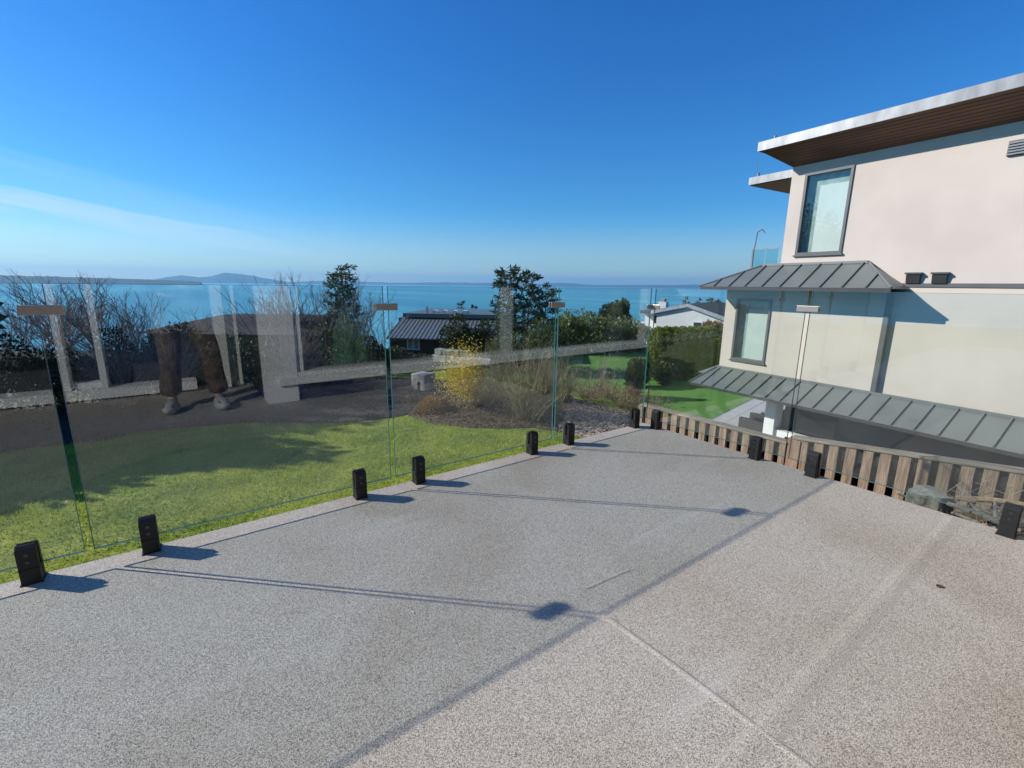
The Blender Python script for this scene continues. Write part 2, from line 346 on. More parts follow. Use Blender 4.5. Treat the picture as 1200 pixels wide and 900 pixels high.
# strip of ground between the deck and the fence, falling away towards the water
def side_strip():
    vs = []; fs = []; ys = np.arange(-1.2, 3.3, 0.15); xs = np.linspace(2.8, 4.62, 9)
    for y in ys:
        for x in xs: vs.append((x, y, -0.46 - 0.50*max(0, y-0.35) + rng.normal()*0.018 + (x-2.8)*0.05))
    n = len(xs)
    for j in range(len(ys)-1):
        for i in range(n-1): fs.append((j*n+i, j*n+i+1, (j+1)*n+i+1, (j+1)*n+i))
    return MB().add(vs, fs).build('side_path', mSOIL)
struct(side_strip())
NZ = -3.10
o = MB().add([(4.62, -12, NZ), (30, -12, NZ), (32, 20, NZ), (15, 24, NZ), (5.4, 7.4, NZ), (4.62, 3, NZ)], [(0, 1, 2, 3, 4, 5)]).build('neighbour_lawn', mTURF); struct(o)
def quads(P_, size, aspect=1.6, dirs=None, jitter=1.0):
    """leaf-shaped quads at points P_, pointing along dirs (or anywhere)"""
    n = len(P_); d = rng.normal(size=(n, 3)) if dirs is None else dirs + jitter*rng.normal(size=(n, 3))*.5
    d /= np.linalg.norm(d, axis=1, keepdims=True)
    a = rng.normal(size=(n, 3)); b = np.cross(d, a); b /= np.linalg.norm(b, axis=1, keepdims=True)
    s = size*rng.uniform(.6, 1.35, (n, 1))
    V = np.empty((n, 4, 3)); V[:, 0] = P_; V[:, 1] = P_+d*s*.5+b*s/aspect*.5; V[:, 2] = P_+d*s; V[:, 3] = P_+d*s*.5-b*s/aspect*.5
    return V.reshape(-1, 3), np.arange(n*4).reshape(-1, 4)
# planting beds on our side of the lawn, and its painted-in shade
def bed(name, pix, m, lift):
    bm = bmesh.new(); vs = []
    for px, py in pix:
        P = gz(px, py, -0.93); vs.append(bm.verts.new((P[0], P[1], 0)))
    bm.faces.new(vs)
    bmesh.ops.triangulate(bm, faces=bm.faces[:])
    for _ in range(4): bmesh.ops.subdivide_edges(bm, edges=[e for e in bm.edges if e.calc_length() > 0.3], cuts=1, use_grid_fill=True); bmesh.ops.triangulate(bm, faces=bm.faces[:])
    for v in bm.verts:
        edge = v.is_boundary
        v.co.z = yard_z(v.co.x, v.co.y) + (lift if not edge else 0.012) + (0 if edge else random.uniform(-.012, .02)) + 0.03*math.sin(v.co.x*1.7+v.co.y*.6)*math.cos(v.co.y*1.3)
    bmesh.ops.recalc_face_normals(bm, faces=bm.faces[:])
    if sum(f.normal.z for f in bm.faces) < 0: bmesh.ops.reverse_faces(bm, faces=bm.faces[:])
    me = bpy.data.meshes.new(name); bm.to_mesh(me); tris = [[tuple(v.co) for v in f.verts] for f in bm.faces]; bm.free(); me.materials.append(m); me.polygons.foreach_set('use_smooth', [True]*len(me.polygons)); ob = bpy.data.objects.new(name, me); C.objects.link(ob)
    T = np.array([t_ for t_ in tris if len(t_) == 3]); ar = np.linalg.norm(np.cross(T[:, 1]-T[:, 0], T[:, 2]-T[:, 0]), axis=1); ii = rng.choice(len(T), 7000, p=ar/ar.sum()); u = rng.random((7000, 2)); fl = u.sum(1) > 1; u[fl] = 1-u[fl]
    pts = T[ii, 0]+(T[ii, 1]-T[ii, 0])*u[:, :1]+(T[ii, 2]-T[ii, 0])*u[:, 1:]; V, Fc = quads(pts+[0, 0, .006], .038, 2.2, np.concatenate([rng.normal(size=(7000, 2)), rng.normal(size=(7000, 1))*.25], 1), .2); ch = npmesh('bark_chips', V, Fc, m, ob); ch['kind'] = 'stuff'
    return ob
struct(bed('planting_bed', [(478, 487), (505, 499), (545, 506), (590, 508), (622, 505), (655, 512), (668, 500), (660, 462), (600, 455), (540, 455), (495, 466)], mSOIL, 0.05))
mLAWNSHADE = mat('dark_lawn_shade', (0.010, 0.009, 0.008), 0.95, scale=14, bump=1.0, bscale=40, col2=(0.030, 0.025, 0.020), detail=8)
struct(bed('lawn_shade_patch', [(-420, 560), (-120, 545), (40, 520), (120, 514), (170, 504), (290, 496), (400, 494), (470, 487), (500, 478), (545, 464), (550, 446), (440, 436), (200, 440), (-300, 452)], mLAWNSHADE, 0.02))  # near-black sheet that paints in the deep tree shade on the lawn
struct(bed('bark_chip_bed', [(652, 508), (700, 528), (800, 540), (800, 500), (752, 493), (705, 481), (655, 466)], mGREYBED, 0.10))

# far shores: real ridges a few kilometres out
def ridge(name, pix, rng_m, depth, m, label):
    mb = MB(); n = len(pix); vs = []
    for px, top in pix:
        P = at(px, top, rng_m); d = np.array([P[0], P[1], 0]); d /= np.linalg.norm(d)
        A = np.array([P[0], P[1], SEA-2]) - d*depth*.35; B = np.array([P[0], P[1], max(P[2], SEA+1)]); Dd = np.array([P[0], P[1], SEA-2]) + d*depth
        vs += [A, B, Dd]
    fs = []
    for k in range(n-1):
        a = 3*k; fs += [(a, a+3, a+4, a+1), (a+1, a+4, a+5, a+2)]
    ob = mb.add(vs, fs).build(name, m); struct(ob); return ob
mFAR = mat('far_forest', (0.025, 0.040, 0.030), 0.95, 0.4, 0.004, coord='Object')
def profile(keys, step=6, jit=0.5):
    out = []; xs = [k[0] for k in keys]; ys = [k[1] for k in keys]; x = xs[0]
    while x <= xs[-1]:
        y = float(np.interp(x, xs, ys)); out.append((x, y + random.uniform(-jit, jit)*(0 if x in (xs[0], xs[-1]) else 1))); x += step
    return out
ridge('headland', profile([(-90, 320), (0, 322.5), (60, 324), (140, 326.3), (215, 329), (234, 330), (238, 333)], 4, .35), 6200, 900, mFAR, '')
ridge('mountain_island', profile([(168, 330), (190, 325.5), (212, 322.5), (235, 325), (246, 324), (262, 319.6), (285, 321.5), (306, 325), (330, 329.5), (345, 331)], 4, .25), 14500, 2600, mFAR, '')
ridge('low_islands', profile([(330, 331), (370, 329), (400, 328.5), (430, 330.5), (470, 331.5), (520, 330.5), (560, 331.5), (600, 331.5), (640, 332.5), (652, 331), (672, 332), (690, 333.5), (730, 334), (790, 334), (840, 333), (900, 334), (980, 335)], 6, .3), 15500, 1200, mFAR, '')

# ------------------------------------------------------------------ deck
GY, GX = 2.28, 2.99                     # planes of the two glass runs
DE, DX = 2.315, 3.03                    # deck edges
deck = MB().add([(-7, -4, 0), (DX, -4, 0), (DX, DE, 0), (-7, DE, 0)], [(0, 1, 2, 3)]).build('deck', DECK); struct(deck)
fm = mat('deck_edge_flashing', (0.42, 0.41, 0.40), 0.5, 0.1, 6)
MB().box(-7, DX, DE-0.03, DE+0.004, -0.26, -0.004).box(DX-0.03, DX+0.004, -4, DE-0.031, -0.26, -0.004).build('fascia', fm, deck)
# drip lip along the edge and the welded overlaps of the vinyl sheets
def lap(pts, w, h):
    mb = MB()
    for a, b in zip(pts[:-1], pts[1:]):
        a = Vector(a); b = Vector(b); t = (b-a).normalized(); nrm = Vector((-t.y, t.x, 0))
        vs = []
        for e in (a, b):
            for o_, z in ((-w, -.0012), (-w*.25, h), (0, h), (w*.6, -.0012)): v = e+nrm*o_; vs.append((v.x, v.y, z))
        mb.add(vs, [(k, k+1, k+5, k+4)[::-1] for k in range(3)])
    return mb.build('seam', DECK, deck)
lap([(1.075, 0.90, 0), (1.085, 0.65, 0), (1.10, -0.6, 0)], 0.022, 0.0030)
lap([(-1.5, 0.405, 0), (1.06, 0.40, 0), (3.0, 0.405, 0)], 0.06, 0.0026)
lap([(1.12, 1.055, 0), (1.22, 1.05, 0), (1.345, 1.04, 0)], 0.014, 0.0026)

# ------------------------------------------------------------------ railing
def spigot():
    t = thing('glass_clamp', '', 'clamp')
    w, dp, h = 0.028, 0.030, 0.152
    # front and rear cheeks with a chamfered head, joined under the glass
    mb = MB()
    for sgn in (-1, 1):
        y0, y1 = (0.0075*sgn, dp*sgn)
        prof = [(y0, 0.0), (y1, 0.0), (y1, h-0.014), (y0+0.004*sgn, h), (y0, h)]
        vs = [(-w, y, z) for y, z in prof] + [(w, y, z) for y, z in prof]; n = 5
        fs = [tuple(range(n)), tuple(range(2*n-1, n-1, -1))] + [(k, n+k, n+(k+1) % n, (k+1) % n) for k in range(n)]
        if sgn > 0: fs = [f[::-1] for f in fs]
        mb.add(vs, fs)
    mb.box(-w+0.001, w-0.001, -0.0074, 0.0074, 0.0, 0.058)
    b = mb.build('body', mBLACK, t, bevel=0.0022)
    MB().box(-w-0.004, w+0.004, -dp-0.003, dp+0.003, 0.0, 0.005).build('base_plate', mBLACK, t, bevel=0.001)
    MB().box(-w-0.0007, w+0.0007, -dp-0.0008, dp+0.0008, 0.060, 0.064).build('groove', mat('black_gasket', (0.004, 0.004, 0.004), 0.8), t)
    for z in (0.088, 0.117):
        MB().tube((0, -dp-0.0022, z), (0, -dp+0.004, z), 0.0062, 0.0062, 14).build('screw', mSCREW, t)
    return t
sp0 = spigot()
ORD = ['first', 'second', 'third', 'fourth', 'fifth', 'sixth', 'seventh', 'eighth']
left_x = [2.875, 2.165, 1.833, 1.014, 0.681, -0.191, -0.541, -1.45]
for k, x in enumerate(left_x):
    s_ = sp0 if k == 0 else copy_tree(sp0); s_.location = (x, GY, 0)
    tag(s_, f'black glass clamp on the lawn edge of the deck, {ORD[k]} from the corner', 'clamp', 'black clamps holding the railing glass')
right_y = [2.16, 1.373, 1.033, 0.217]
for k, y in enumerate(right_y):
    s_ = copy_tree(sp0); s_.location = (GX, y, 0); s_.rotation_euler = (0, 0, R(-90))
    tag(s_, f'black glass clamp on the fence edge of the deck, {ORD[k]} from the corner', 'clamp', 'black clamps holding the railing glass')
GB, GT, GTH = 0.0655, 1.087, 0.012
def panel(along, a, b, label):
    t = thing('glass_balustrade', label, 'balustrade', (((a+b)/2, GY, GB) if along == 'x' else (GX, (a+b)/2, GB)), 0 if along == 'x' else R(-90), 'frameless glass railing panels')
    w = (b-a)/2; h = GT-GB; e = 0.0012; th = GTH/2
    # two big faces
    MB().add([(-w+e, -th, e), (w-e, -th, e), (w-e, -th, h-e), (-w+e, -th, h-e), (w-e, th, e), (-w+e, th, e), (-w+e, th, h-e), (w-e, th, h-e)], [(0, 1, 2, 3), (4, 5, 6, 7)]).build('pane', GLASS, t)
    # polished edges: a thin closed rim with arrised corners
    mb = MB(); ring = []
    sec = [(-th, e), (-th+e, 0), (th-e, 0), (th, e)]        # offset inwards at faces
    cor = [(-1, 0), (1, 0), (1, 1), (-1, 1)]; vs = []
    for sx, sz in cor:
        for y, i in sec:
            vs.append((sx*(w-i), y, (i if sz == 0 else h-i)))
    fs = []
    for c_ in range(4):
        n_ = (c_+1) % 4
        for k in range(3): fs.append((c_*4+k, c_*4+k+1, n_*4+k+1, n_*4+k))
    mb.add(vs, fs).build('edge', EDGE, t)
    return t
panel('x', -1.62, -0.389, 'clear glass railing panel on the lawn edge, fourth from the deck corner')
panel('x', -0.363, 0.853, 'clear glass railing panel on the lawn edge, third from the deck corner')
panel('x', 0.877, 2.005, 'clear glass railing panel on the lawn edge, second from the deck corner')
panel('x', 2.027, 2.972, 'clear glass railing panel on the lawn edge, ending at the deck corner')
panel('y', 1.195, 2.255, 'clear glass railing panel on the fence edge, ending at the deck corner')
panel('y', 0.02, 1.172, 'clear glass railing panel on the fence edge, second from the deck corner')
def clip(loc, rz, label, w=0.058):
    t = thing('glass_clip', label, 'clip', loc, rz, 'metal clips joining glass panels')
    for sgn in (-1, 1):
        y = sgn*(GTH/2+0.0045)
        MB().box(-w, w, y-0.004, y+0.004, -0.017, 0.017).build('plate', mSTEEL, t, bevel=0.0015)
    MB().box(-0.012, 0.012, -GTH/2-0.0006, GTH/2+0.0006, -0.012, 0.012).build('spacer', mBLACK, t)
    return t
clip((-0.376, GY, 0.995), 0, 'brushed metal clip bridging lawn edge glass panels, third from the deck corner')
clip((0.865, GY, 0.985), 0, 'brushed metal clip bridging lawn edge glass panels, second from the deck corner')
clip((2.015, GY, 0.978), 0, 'brushed metal clip bridging lawn edge glass panels, nearest the deck corner')
clip((GX, 1.183, 0.985), R(-90), 'brushed metal clip bridging the two fence edge glass panels')
t = thing('corner_clip', 'dark metal angle clip holding glass at the deck corner', 'clip', (GX, GY, 0.95))
MB().box(-0.075, -0.010, -0.0145, -0.0065, -0.016, 0.016).build('plate', mSTEEL, t, bevel=0.0015)
MB().box(-0.0150, -0.0068, -0.080, -0.0155, -0.016, 0.016).build('plate', mSTEEL, t, bevel=0.0015)

def litter(px, py, size, m, label):
    P_ = gz(px, py, 0.0); n = 10; vs = []
    for k in range(n):
        a = 2*math.pi*k/n; r_ = size*(1+.35*math.cos(a)**3)*random.uniform(.85, 1.1); vs.append((r_*math.cos(a), .45*r_*math.sin(a), .003+.25*size*abs(math.sin(a))))
    vs.append((0, 0, .0015)); ob = MB().add(vs, [(k, (k+1) % n, n) for k in range(n)]).build('dry_leaf', m); ob.location = P_; ob.rotation_euler = (0, 0, random.uniform(0, 6)); tag(ob, label, 'leaf')
litter(1100, 688, .016, mat('brown_dry_leaf', (.13, .10, .06), .8), 'brown dry leaf on the sunlit deck near the fence edge')
litter(483, 718, .006, mWHITE, 'tiny white scrap on the shaded part of the deck')
# ------------------------------------------------------------------ board fence beyond the deck
FX = 4.5
def fence_top(px, py): P = onp(px, py, (1, 0, 0), FX); return P[1], P[2]
ya, za = fence_top(926, 510); yb, zb = fence_top(1200, 550); yc, zc = fence_top(812, 489); yd, zd = fence_top(918, 514)
zlev = (zc+zd)/2
def fence(name_label, y0, y1, ztop, post_at, lowcut):
    t = thing('board_fence', name_label, 'fence', (FX, y0, -1.9), 0)
    def W_(mb, nm, m, **k): return unparented(t, mb.build(nm, m, **k))
    y = y0; pitch = 0.119
    while y < y1-0.02:
        zt = ztop(y+0.04); bot = zt-1.75
        lean = random.uniform(-.004, .004); wd = random.uniform(.068, .077)
        W_(MB().hexa([(FX, y, bot), (FX+0.019, y, bot), (FX+0.019, y+wd, bot), (FX, y+wd, bot), (FX, y+lean, zt-0.002), (FX+0.019, y+lean, zt-0.002), (FX+0.019, y+lean+wd, ztop(y+wd)-0.002), (FX, y+lean+wd, ztop(y+wd)-0.002)]), 'board', mWOOD, bevel=0.002, seg=1)
        # rear boards cover the gaps from the far side, colour painted as gap shade
        W_(MB().box(FX+0.075, FX+0.092, y+0.001, y+0.1195, bot, ztop(y+.1)-0.012), 'rear_board', mat('gap_shade_black', (0.010, 0.008, 0.007), .9, .3, 5))
        y += pitch
    for dz in (0.045, 1.5):
        W_(MB().hexa([(FX+0.021, y0, ztop(y0)-dz-.085), (FX+0.074, y0, ztop(y0)-dz-.085), (FX+0.074, y1, ztop(y1)-dz-.085), (FX+0.021, y1, ztop(y1)-dz-.085), (FX+0.021, y0, ztop(y0)-dz), (FX+0.074, y0, ztop(y0)-dz), (FX+0.074, y1, ztop(y1)-dz), (FX+0.021, y1, ztop(y1)-dz)]), 'rail', mat('gap_shade_black', (0.010, 0.008, 0.007)))  # rails share the near-black that paints shade between the boards
    W_(MB().hexa([(FX-0.012, y0, ztop(y0)), (FX+0.095, y0, ztop(y0)), (FX+0.095, y1, ztop(y1)), (FX-0.012, y1, ztop(y1)), (FX-0.012, y0, ztop(y0)+.022), (FX+0.095, y0, ztop(y0)+.022), (FX+0.095, y1, ztop(y1)+.022), (FX-0.012, y1, ztop(y1)+.022)]), 'cap', mCAP, bevel=0.004, seg=1)
    for py_ in post_at:
        W_(MB().box(FX-0.012, FX+0.10, py_-0.05, py_+0.05, -3.2, ztop(py_)-0.003), 'post', mWOODR, bevel=0.004, seg=1)
    return t
slope = (za-zb)/(ya-yb)
fence('weathered board fence with sloping pale cap, the taller run beside the stump', -0.05, ya, lambda y: zb-0.034+slope*(y-yb), [ya-0.05], 0)
fence('weathered board fence, the lower level run behind the deck corner', ya+0.01, 3.5, lambda y: zlev-0.034, [3.3], 0)
# stump and cut brush between deck and fence
P = onp(1088, 590, (1, 0, 0), 3.75)
def stump():
    t = thing('tree_stump', 'grey weathered cut stump against the board fence', 'stump', (P[0], P[1], -0.6))
    n = 36; vs = []; top = onp(1088, 576, (1, 0, 0), 3.75)[2]+0.6
    for zi, z in enumerate((0, top*.5, top*.92, top)):
        for k in range(n):
            a = 2*math.pi*k/n; r = (0.105 + 0.012*math.sin(3*a+1)+0.008*math.sin(7*a))*(1.12, 1.0, 0.98, .93)[zi]
            vs.append((r*math.cos(a), r*math.sin(a), z + (0.008*math.sin(2*a) if zi == 3 else 0)))
    fs = [(z*n+k, z*n+(k+1) % n, (z+1)*n+(k+1) % n, (z+1)*n+k) for z in range(3) for k in range(n)]
    MB().add(vs, fs).build('bark', mSTUMP, t, smooth=True)
    MB().add([(0, 0, top+0.004)]+[(v[0], v[1], v[2]+.0005) for v in vs[3*n:]], [(0, 1+k, 1+(k+1) % n) for k in range(n)]).build('cut_face', mat('pale_cut_face', (0.30, 0.29, 0.235), 0.9, 0.3, 20, bump=.4), t)
stump()
def ground_side(x, y): return -0.46 - 0.50*max(0, y-0.35) + (x-2.8)*0.05
def brush():
    for k in range(26):
        y = random.uniform(0.22, 0.72); x = random.uniform(3.3, 4.15); L_ = random.uniform(.10, .34); a = random.uniform(-.9, .9)+1.57*(random.random() < .4); r = random.uniform(.007, .022)
        z = ground_side(x, y) + random.uniform(.04, .34)*(1-abs(y-.5)/.6)
        d = Vector((math.sin(a)*.3, math.cos(a), random.uniform(-.25, .25))).normalized()*L_/2; c_ = Vector((x, y, z))
        mb = MB(); mb.tube(c_-d, c_+Vector((0, 0, .01)), r, r*1.05, 8).tube(c_+Vector((0, 0, .01)), c_+d, r*1.05, r*.8, 8)
        tint = ('tan' if k % 3 == 0 else 'grey')
        tag(mb.build('cut_branch', mTAN if tint == 'tan' else mSTUMP, smooth=False), f'{tint} {["thick", "thin"][r < .017]} {["long", "short"][L_ < .28]} cut branch in the brush heap beside the stump', 'branch', 'cut branches in the brush heap')
    V = []; Fc = []
    mb = MB()
    for k in range(420):
        y = random.uniform(.15, .95); x = random.uniform(3.2, 4.2); c_ = Vector((x, y, ground_side(x, y)+random.uniform(.0, .36)*(1-min(1, abs(y-.5)/.6)))); d = Vector((random.uniform(-1, 1), random.uniform(-1, 1), random.uniform(-.3, .5))).normalized()*random.uniform(.05, .2)
        mb.tube(c_, c_+d, .0022, .0012, 3, False)
    struct(mb.build('brush_twigs', mTWIG), 'stuff')
brush()

# ------------------------------------------------------------------ neighbour's house (own frame: s along the wall, off towards us, z up)
HA = R(85); HU = np.array([math.cos(HA), math.sin(HA), 0]); HN = np.array([math.sin(HA), -math.cos(HA), 0]); HC = 11.7
def hs(px, py, off=0.0):
    P = onp(px, py, HN, HC-off); return P@HU, P[2]
def hw(s, off, z): P = HU*s + HN*(HC-off); return (P[0], P[1], z)
house = thing('stucco_house', 'tall beige stucco house with grey metal skirt roofs beside the board fence', 'house', hw(hs(929, 200)[0], 0, NZ))
def HB(s0, s1, o0, o1, z0, z1, mb=None):
    mb = mb or MB(); return mb.hexa([hw(s0, o0, z0), hw(s1, o0, z0), hw(s1, o1, z0), hw(s0, o1, z0), hw(s0, o0, z1), hw(s1, o0, z1), hw(s1, o1, z1), hw(s0, o1, z1)][::1])
def HP(mb, name, m, parent=None, **k):
    ob = mb.build(name, m, **k); bm = bmesh.new(); bm.from_mesh(ob.data); bmesh.ops.recalc_face_normals(bm, faces=bm.faces[:]); bm.to_mesh(ob.data); bm.free()
    unparented(house, ob)
    if parent is not None:
        ob.parent = parent; ob.matrix_parent_inverse = Matrix.Identity(4)     # the part itself already sits in world coordinates
    return ob
sC = hs(929, 200)[0]; sN = -9.0; zband = hs(1120, 334)[1]; zsoff = 3.9; BAY = 0.10
def wall_with_hole(name, s0, s1, o0, o1, z0, z1, hole, m):
    mb = MB()
    if hole:
        a, b, c_, d = hole
        HB(s0, a, o0, o1, z0, z1, mb); HB(b, s1, o0, o1, z0, z1, mb); HB(a, b, o0, o1, z0, c_, mb); HB(a, b, o0, o1, d, z1, mb)
    else: HB(s0, s1, o0, o1, z0, z1, mb)
    return HP(mb, name, m)
def window(hole, off, fr=0.055):
    a, b, c_, d = hole
    mb = MB(); HB(a, a+fr, off-.06, off+.03, c_, d, mb); HB(b-fr, b, off-.06, off+.03, c_, d, mb); HB(a+fr, b-fr, off-.06, off+.03, c_, c_+fr, mb); HB(a+fr, b-fr, off-.06, off+.03, d-fr, d, mb)
    f = HP(mb, 'window', mFRAME)
    g1 = MB().add([hw(a+fr, off-.02, c_+fr), hw(b-fr, off-.02, c_+fr), hw(b-fr, off-.02, d-fr), hw(a+fr, off-.02, d-fr)], [(0, 1, 2, 3)]); HP(g1, 'pane', PANE, f)
    HP(HB(a+fr, b-fr-(b-a)*.24, off-.13, off-.115, c_+fr, d-fr-(d-c_)*.13), 'blind', mBLIND, f)
    HP(HB(a, b, off-.165, off-.15, c_-.05, d+.05), 'interior', mat('grey_green_lining', (0.36, 0.45, 0.41), .9), f)
    HP(HB(a-.03, b+.03, off-.01, off+.055, c_-.035, c_-.002), 'sill', mFRAME, f)
# upper storey
wh = sorted([hs(938.5, 250)[0], hs(993.5, 250)[0]]); zl, zh = hs(958, 298)[1], hs(970, 199)[1]
hole1 = (wh[0], wh[1], zl, zh)
wall_with_hole('upper_wall', sN, sC, -0.35, 0.0, zband, zsoff, hole1, mSTUCCO); window(hole1, 0.0)
# middle storey: main wall and the projecting bay with its window
zlow = hs(1100, 473, BAY)[1]
sB0 = hs(848, 380, BAY)[0]; sB1 = hs(1030, 400, BAY)[0]
HP(HB(sN, sB1-.002, -0.35, 0.0, zlow-.3, zband-.002), 'lower_wall', mSTUCCO2)
HP(HB(sN, sC-.05, -0.35, 0.022, zband-.045, zband+.03), 'band', mFRAME)
w2 = sorted([hs(860.5, 386, BAY)[0], hs(901, 386, BAY)[0]]); z2 = (hs(880, 424, BAY)[1], hs(885, 350, BAY)[1]); hole2 = (w2[0], w2[1], z2[0], z2[1])
wall_with_hole('bay_wall', sB1, sB0, -0.35, BAY, zlow-.3, zband+.10, hole2, mSTUCCO2); window(hole2, BAY)
HP(HB(sB1-.10, sB1-.003, .003, BAY+.02, zlow-.05, zband-.01), 'downspout', mFRAME, bevel=0.008)
# skirt roofs, panel by panel
def skirt(name, e0, e1, eo, ez, t0, t1, to, tz, pitch, hip0, hip1):
    # e0<e1 eave range in s, t0<t1 top range; panels run from eave to top
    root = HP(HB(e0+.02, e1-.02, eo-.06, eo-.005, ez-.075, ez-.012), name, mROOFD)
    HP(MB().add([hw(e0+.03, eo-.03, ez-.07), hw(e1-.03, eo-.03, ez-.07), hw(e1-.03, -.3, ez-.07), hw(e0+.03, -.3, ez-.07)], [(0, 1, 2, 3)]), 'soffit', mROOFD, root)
    def pt(s, top):
        if not top: return np.array(hw(s, eo, ez)), s
        return None
    def upper(s):                     # end of the seam that starts at eave position s
        if s < t0 and hip0: k = (s-e0)/(t0-e0)
        elif s > t1 and hip1: k = (e1-s)/(e1-t1)
        else: k = 1.0
        return np.array(hw(s, eo+(to-eo)*k, ez+(tz-ez)*k))
    n = max(2, round((e1-e0)/pitch)); ss = list(np.linspace(e0, e1, n+1))
    up_n = np.cross(HU, np.array(hw(0, to, tz))-np.array(hw(0, eo, ez))); up_n /= np.linalg.norm(up_n)
    if up_n[2] < 0: up_n = -up_n
    for k in range(n):
        cuts = sorted([ss[k], ss[k+1]] + [t for t in (t0, t1) if ss[k] < t < ss[k+1]])
        lo = [np.array(hw(s, eo, ez)) for s in cuts]; hi = [upper(s) for s in cuts]
        poly = lo + hi[::-1]; m_ = len(poly)
        th = up_n*0.012
        vs = [v for v in poly] + [v-th for v in poly]
        HP(MB().add(vs, [tuple(range(m_)), tuple(range(2*m_-1, m_-1, -1))]+[(q, (q+1) % m_, m_+(q+1) % m_, m_+q) for q in range(m_)]), 'roof_panel', mROOF, root)
        if k:
            a = np.array(hw(ss[k], eo, ez)); b = upper(ss[k]); d = HU*0.011; h = up_n*0.034
            HP(MB().hexa([a-d, a+d, b+d, b-d, a-d+h, a+d+h, b+d+h, b-d+h]), 'standing_seam', mROOF, root)
    for hip, ee, tt in ((hip0, e0, t0), (hip1, e1, t1)):
        if not hip: continue
        A = np.array(hw(ee, eo, ez)); B = np.array(hw(tt, to, tz)); D = np.array(hw(ee, to-(0.0), ez)); Bk = np.array(hw(tt, to-.004, tz))
        HP(MB().add([A, B, D, A-[0, 0, .012], B-[0, 0, .012], D-[0, 0, .012]], [(0, 1, 2), (5, 4, 3), (0, 3, 4, 1), (1, 4, 5, 2), (2, 5, 3, 0)]), 'hip_panel', mROOF, root)
        HP(MB().tube(A+up_n*.012, B+up_n*.012, .022, .022, 6), 'hip_cap', mROOF, root)
    HP(HB(t0, t1, to-.01, to+.05, tz-.02, tz+.035), 'flashing', mROOF, root)
EO1 = 0.85
e1a = hs(1045, 336, EO1)[0]; e1b = hs(820, 336, EO1)[0]; ez1 = (hs(1000, 336.5, EO1)[1]+hs(850, 336.5, EO1)[1])/2
t1a = hs(1018, 308, 0.02)[0]; t1b = hs(905, 313, 0.02)[0]; tz1 = hs(960, 309, 0.02)[1]
skirt('upper_skirt_roof', e1a, e1b, EO1, ez1, t1a, max(t1b, e1b-1.2), 0.02, tz1, 0.42, True, True)
EO2 = 0.95
e2b = hs(808, 447, EO2)[0]; ez2 = hs(1000, 489, EO2)[1]; tz2 = hs(1000, 457, BAY+.02)[1]; t2b = hs(841, 430, BAY+.02)[0]
skirt('lower_skirt_roof', sN, e2b, EO2, ez2, sN, t2b, BAY+.02, tz2, 0.36, False, True)
# a further roof wing behind the far corner
a = hs(812, 424, -1.6)
HP(MB().hexa([hw(sB0+.1, -2.6, tz2-.5), hw(sB0+1.5, -2.6, tz2-.5), hw(sB0+1.5, -1.0, tz2-.5), hw(sB0+.1, -1.0, tz2-.5), hw(sB0+.1, -2.6, tz2+.1), hw(sB0+.5, -2.6, tz2+.1), hw(sB0+.5, -1.8, tz2+.1), hw(sB0+.1, -1.8, tz2+.1)]), 'rear_skirt_roof', mROOF)
# main flat roof
oR = 0.77; sR, zE = hs(888, 177, oR)
rf = HP(HB(sN, sR-.03, -6.0, oR-.035, zE+.02, zE+.17), 'flat_roof', mFASC)
mb = MB(); nb = 9
def lerp(a, b, t): return a+(b-a)*t
for k in range(nb):                                      # tongue-and-groove boards rising to the fascia, mitred at the corner
    a, b = k/nb, (k+1)/nb-.018
    def ring(t, dz): return [hw(sN, .002+(oR-.03)*t, lerp(zsoff, zE, t)+dz), hw(lerp(sC, sR-.03, t), .002+(oR-.03)*t, lerp(zsoff, zE, t)+dz), hw(lerp(sC, sR-.03, t)+.002, -6, lerp(zsoff, zE, t)+dz)]
    A, B, A2, B2 = ring(a, 0), ring(b, 0), ring(a, .014), ring(b, .014)
    mb.hexa([A[0], A[1], B[1], B[0], A2[0], A2[1], B2[1], B2[0]]); mb.hexa([A[1], A[2], B[2], B[1], A2[1], A2[2], B2[2], B2[1]])
sf = HP(mb, 'soffit', mSOFF, rf)
HP(HB(sN, sR+.004, oR-.03, oR+.006, zE-.01, zE+.185), 'fascia', mFASC, rf)
HP(HB(sR-.026, sR+.003, -6, oR-.031, zE-.01, zE+.183), 'fascia', mFASC, rf)
# lower roof of the seaward wing
o3 = -.25; s3, z3 = hs(877, 218, o3)
r3 = HP(HB(sC+.02, s3, -5, o3, z3+.02, z3+.2), 'wing_roof', mFASC); HP(HB(sC+.02, s3-.04, -5, o3-.04, z3-.002, z3+.0195), 'soffit', mSOFF, r3)
HP(HB(sC-.3, sC-.0, -5.5, -.36, zlow-.3, zsoff-.01), 'end_wall', mSTUCCO)
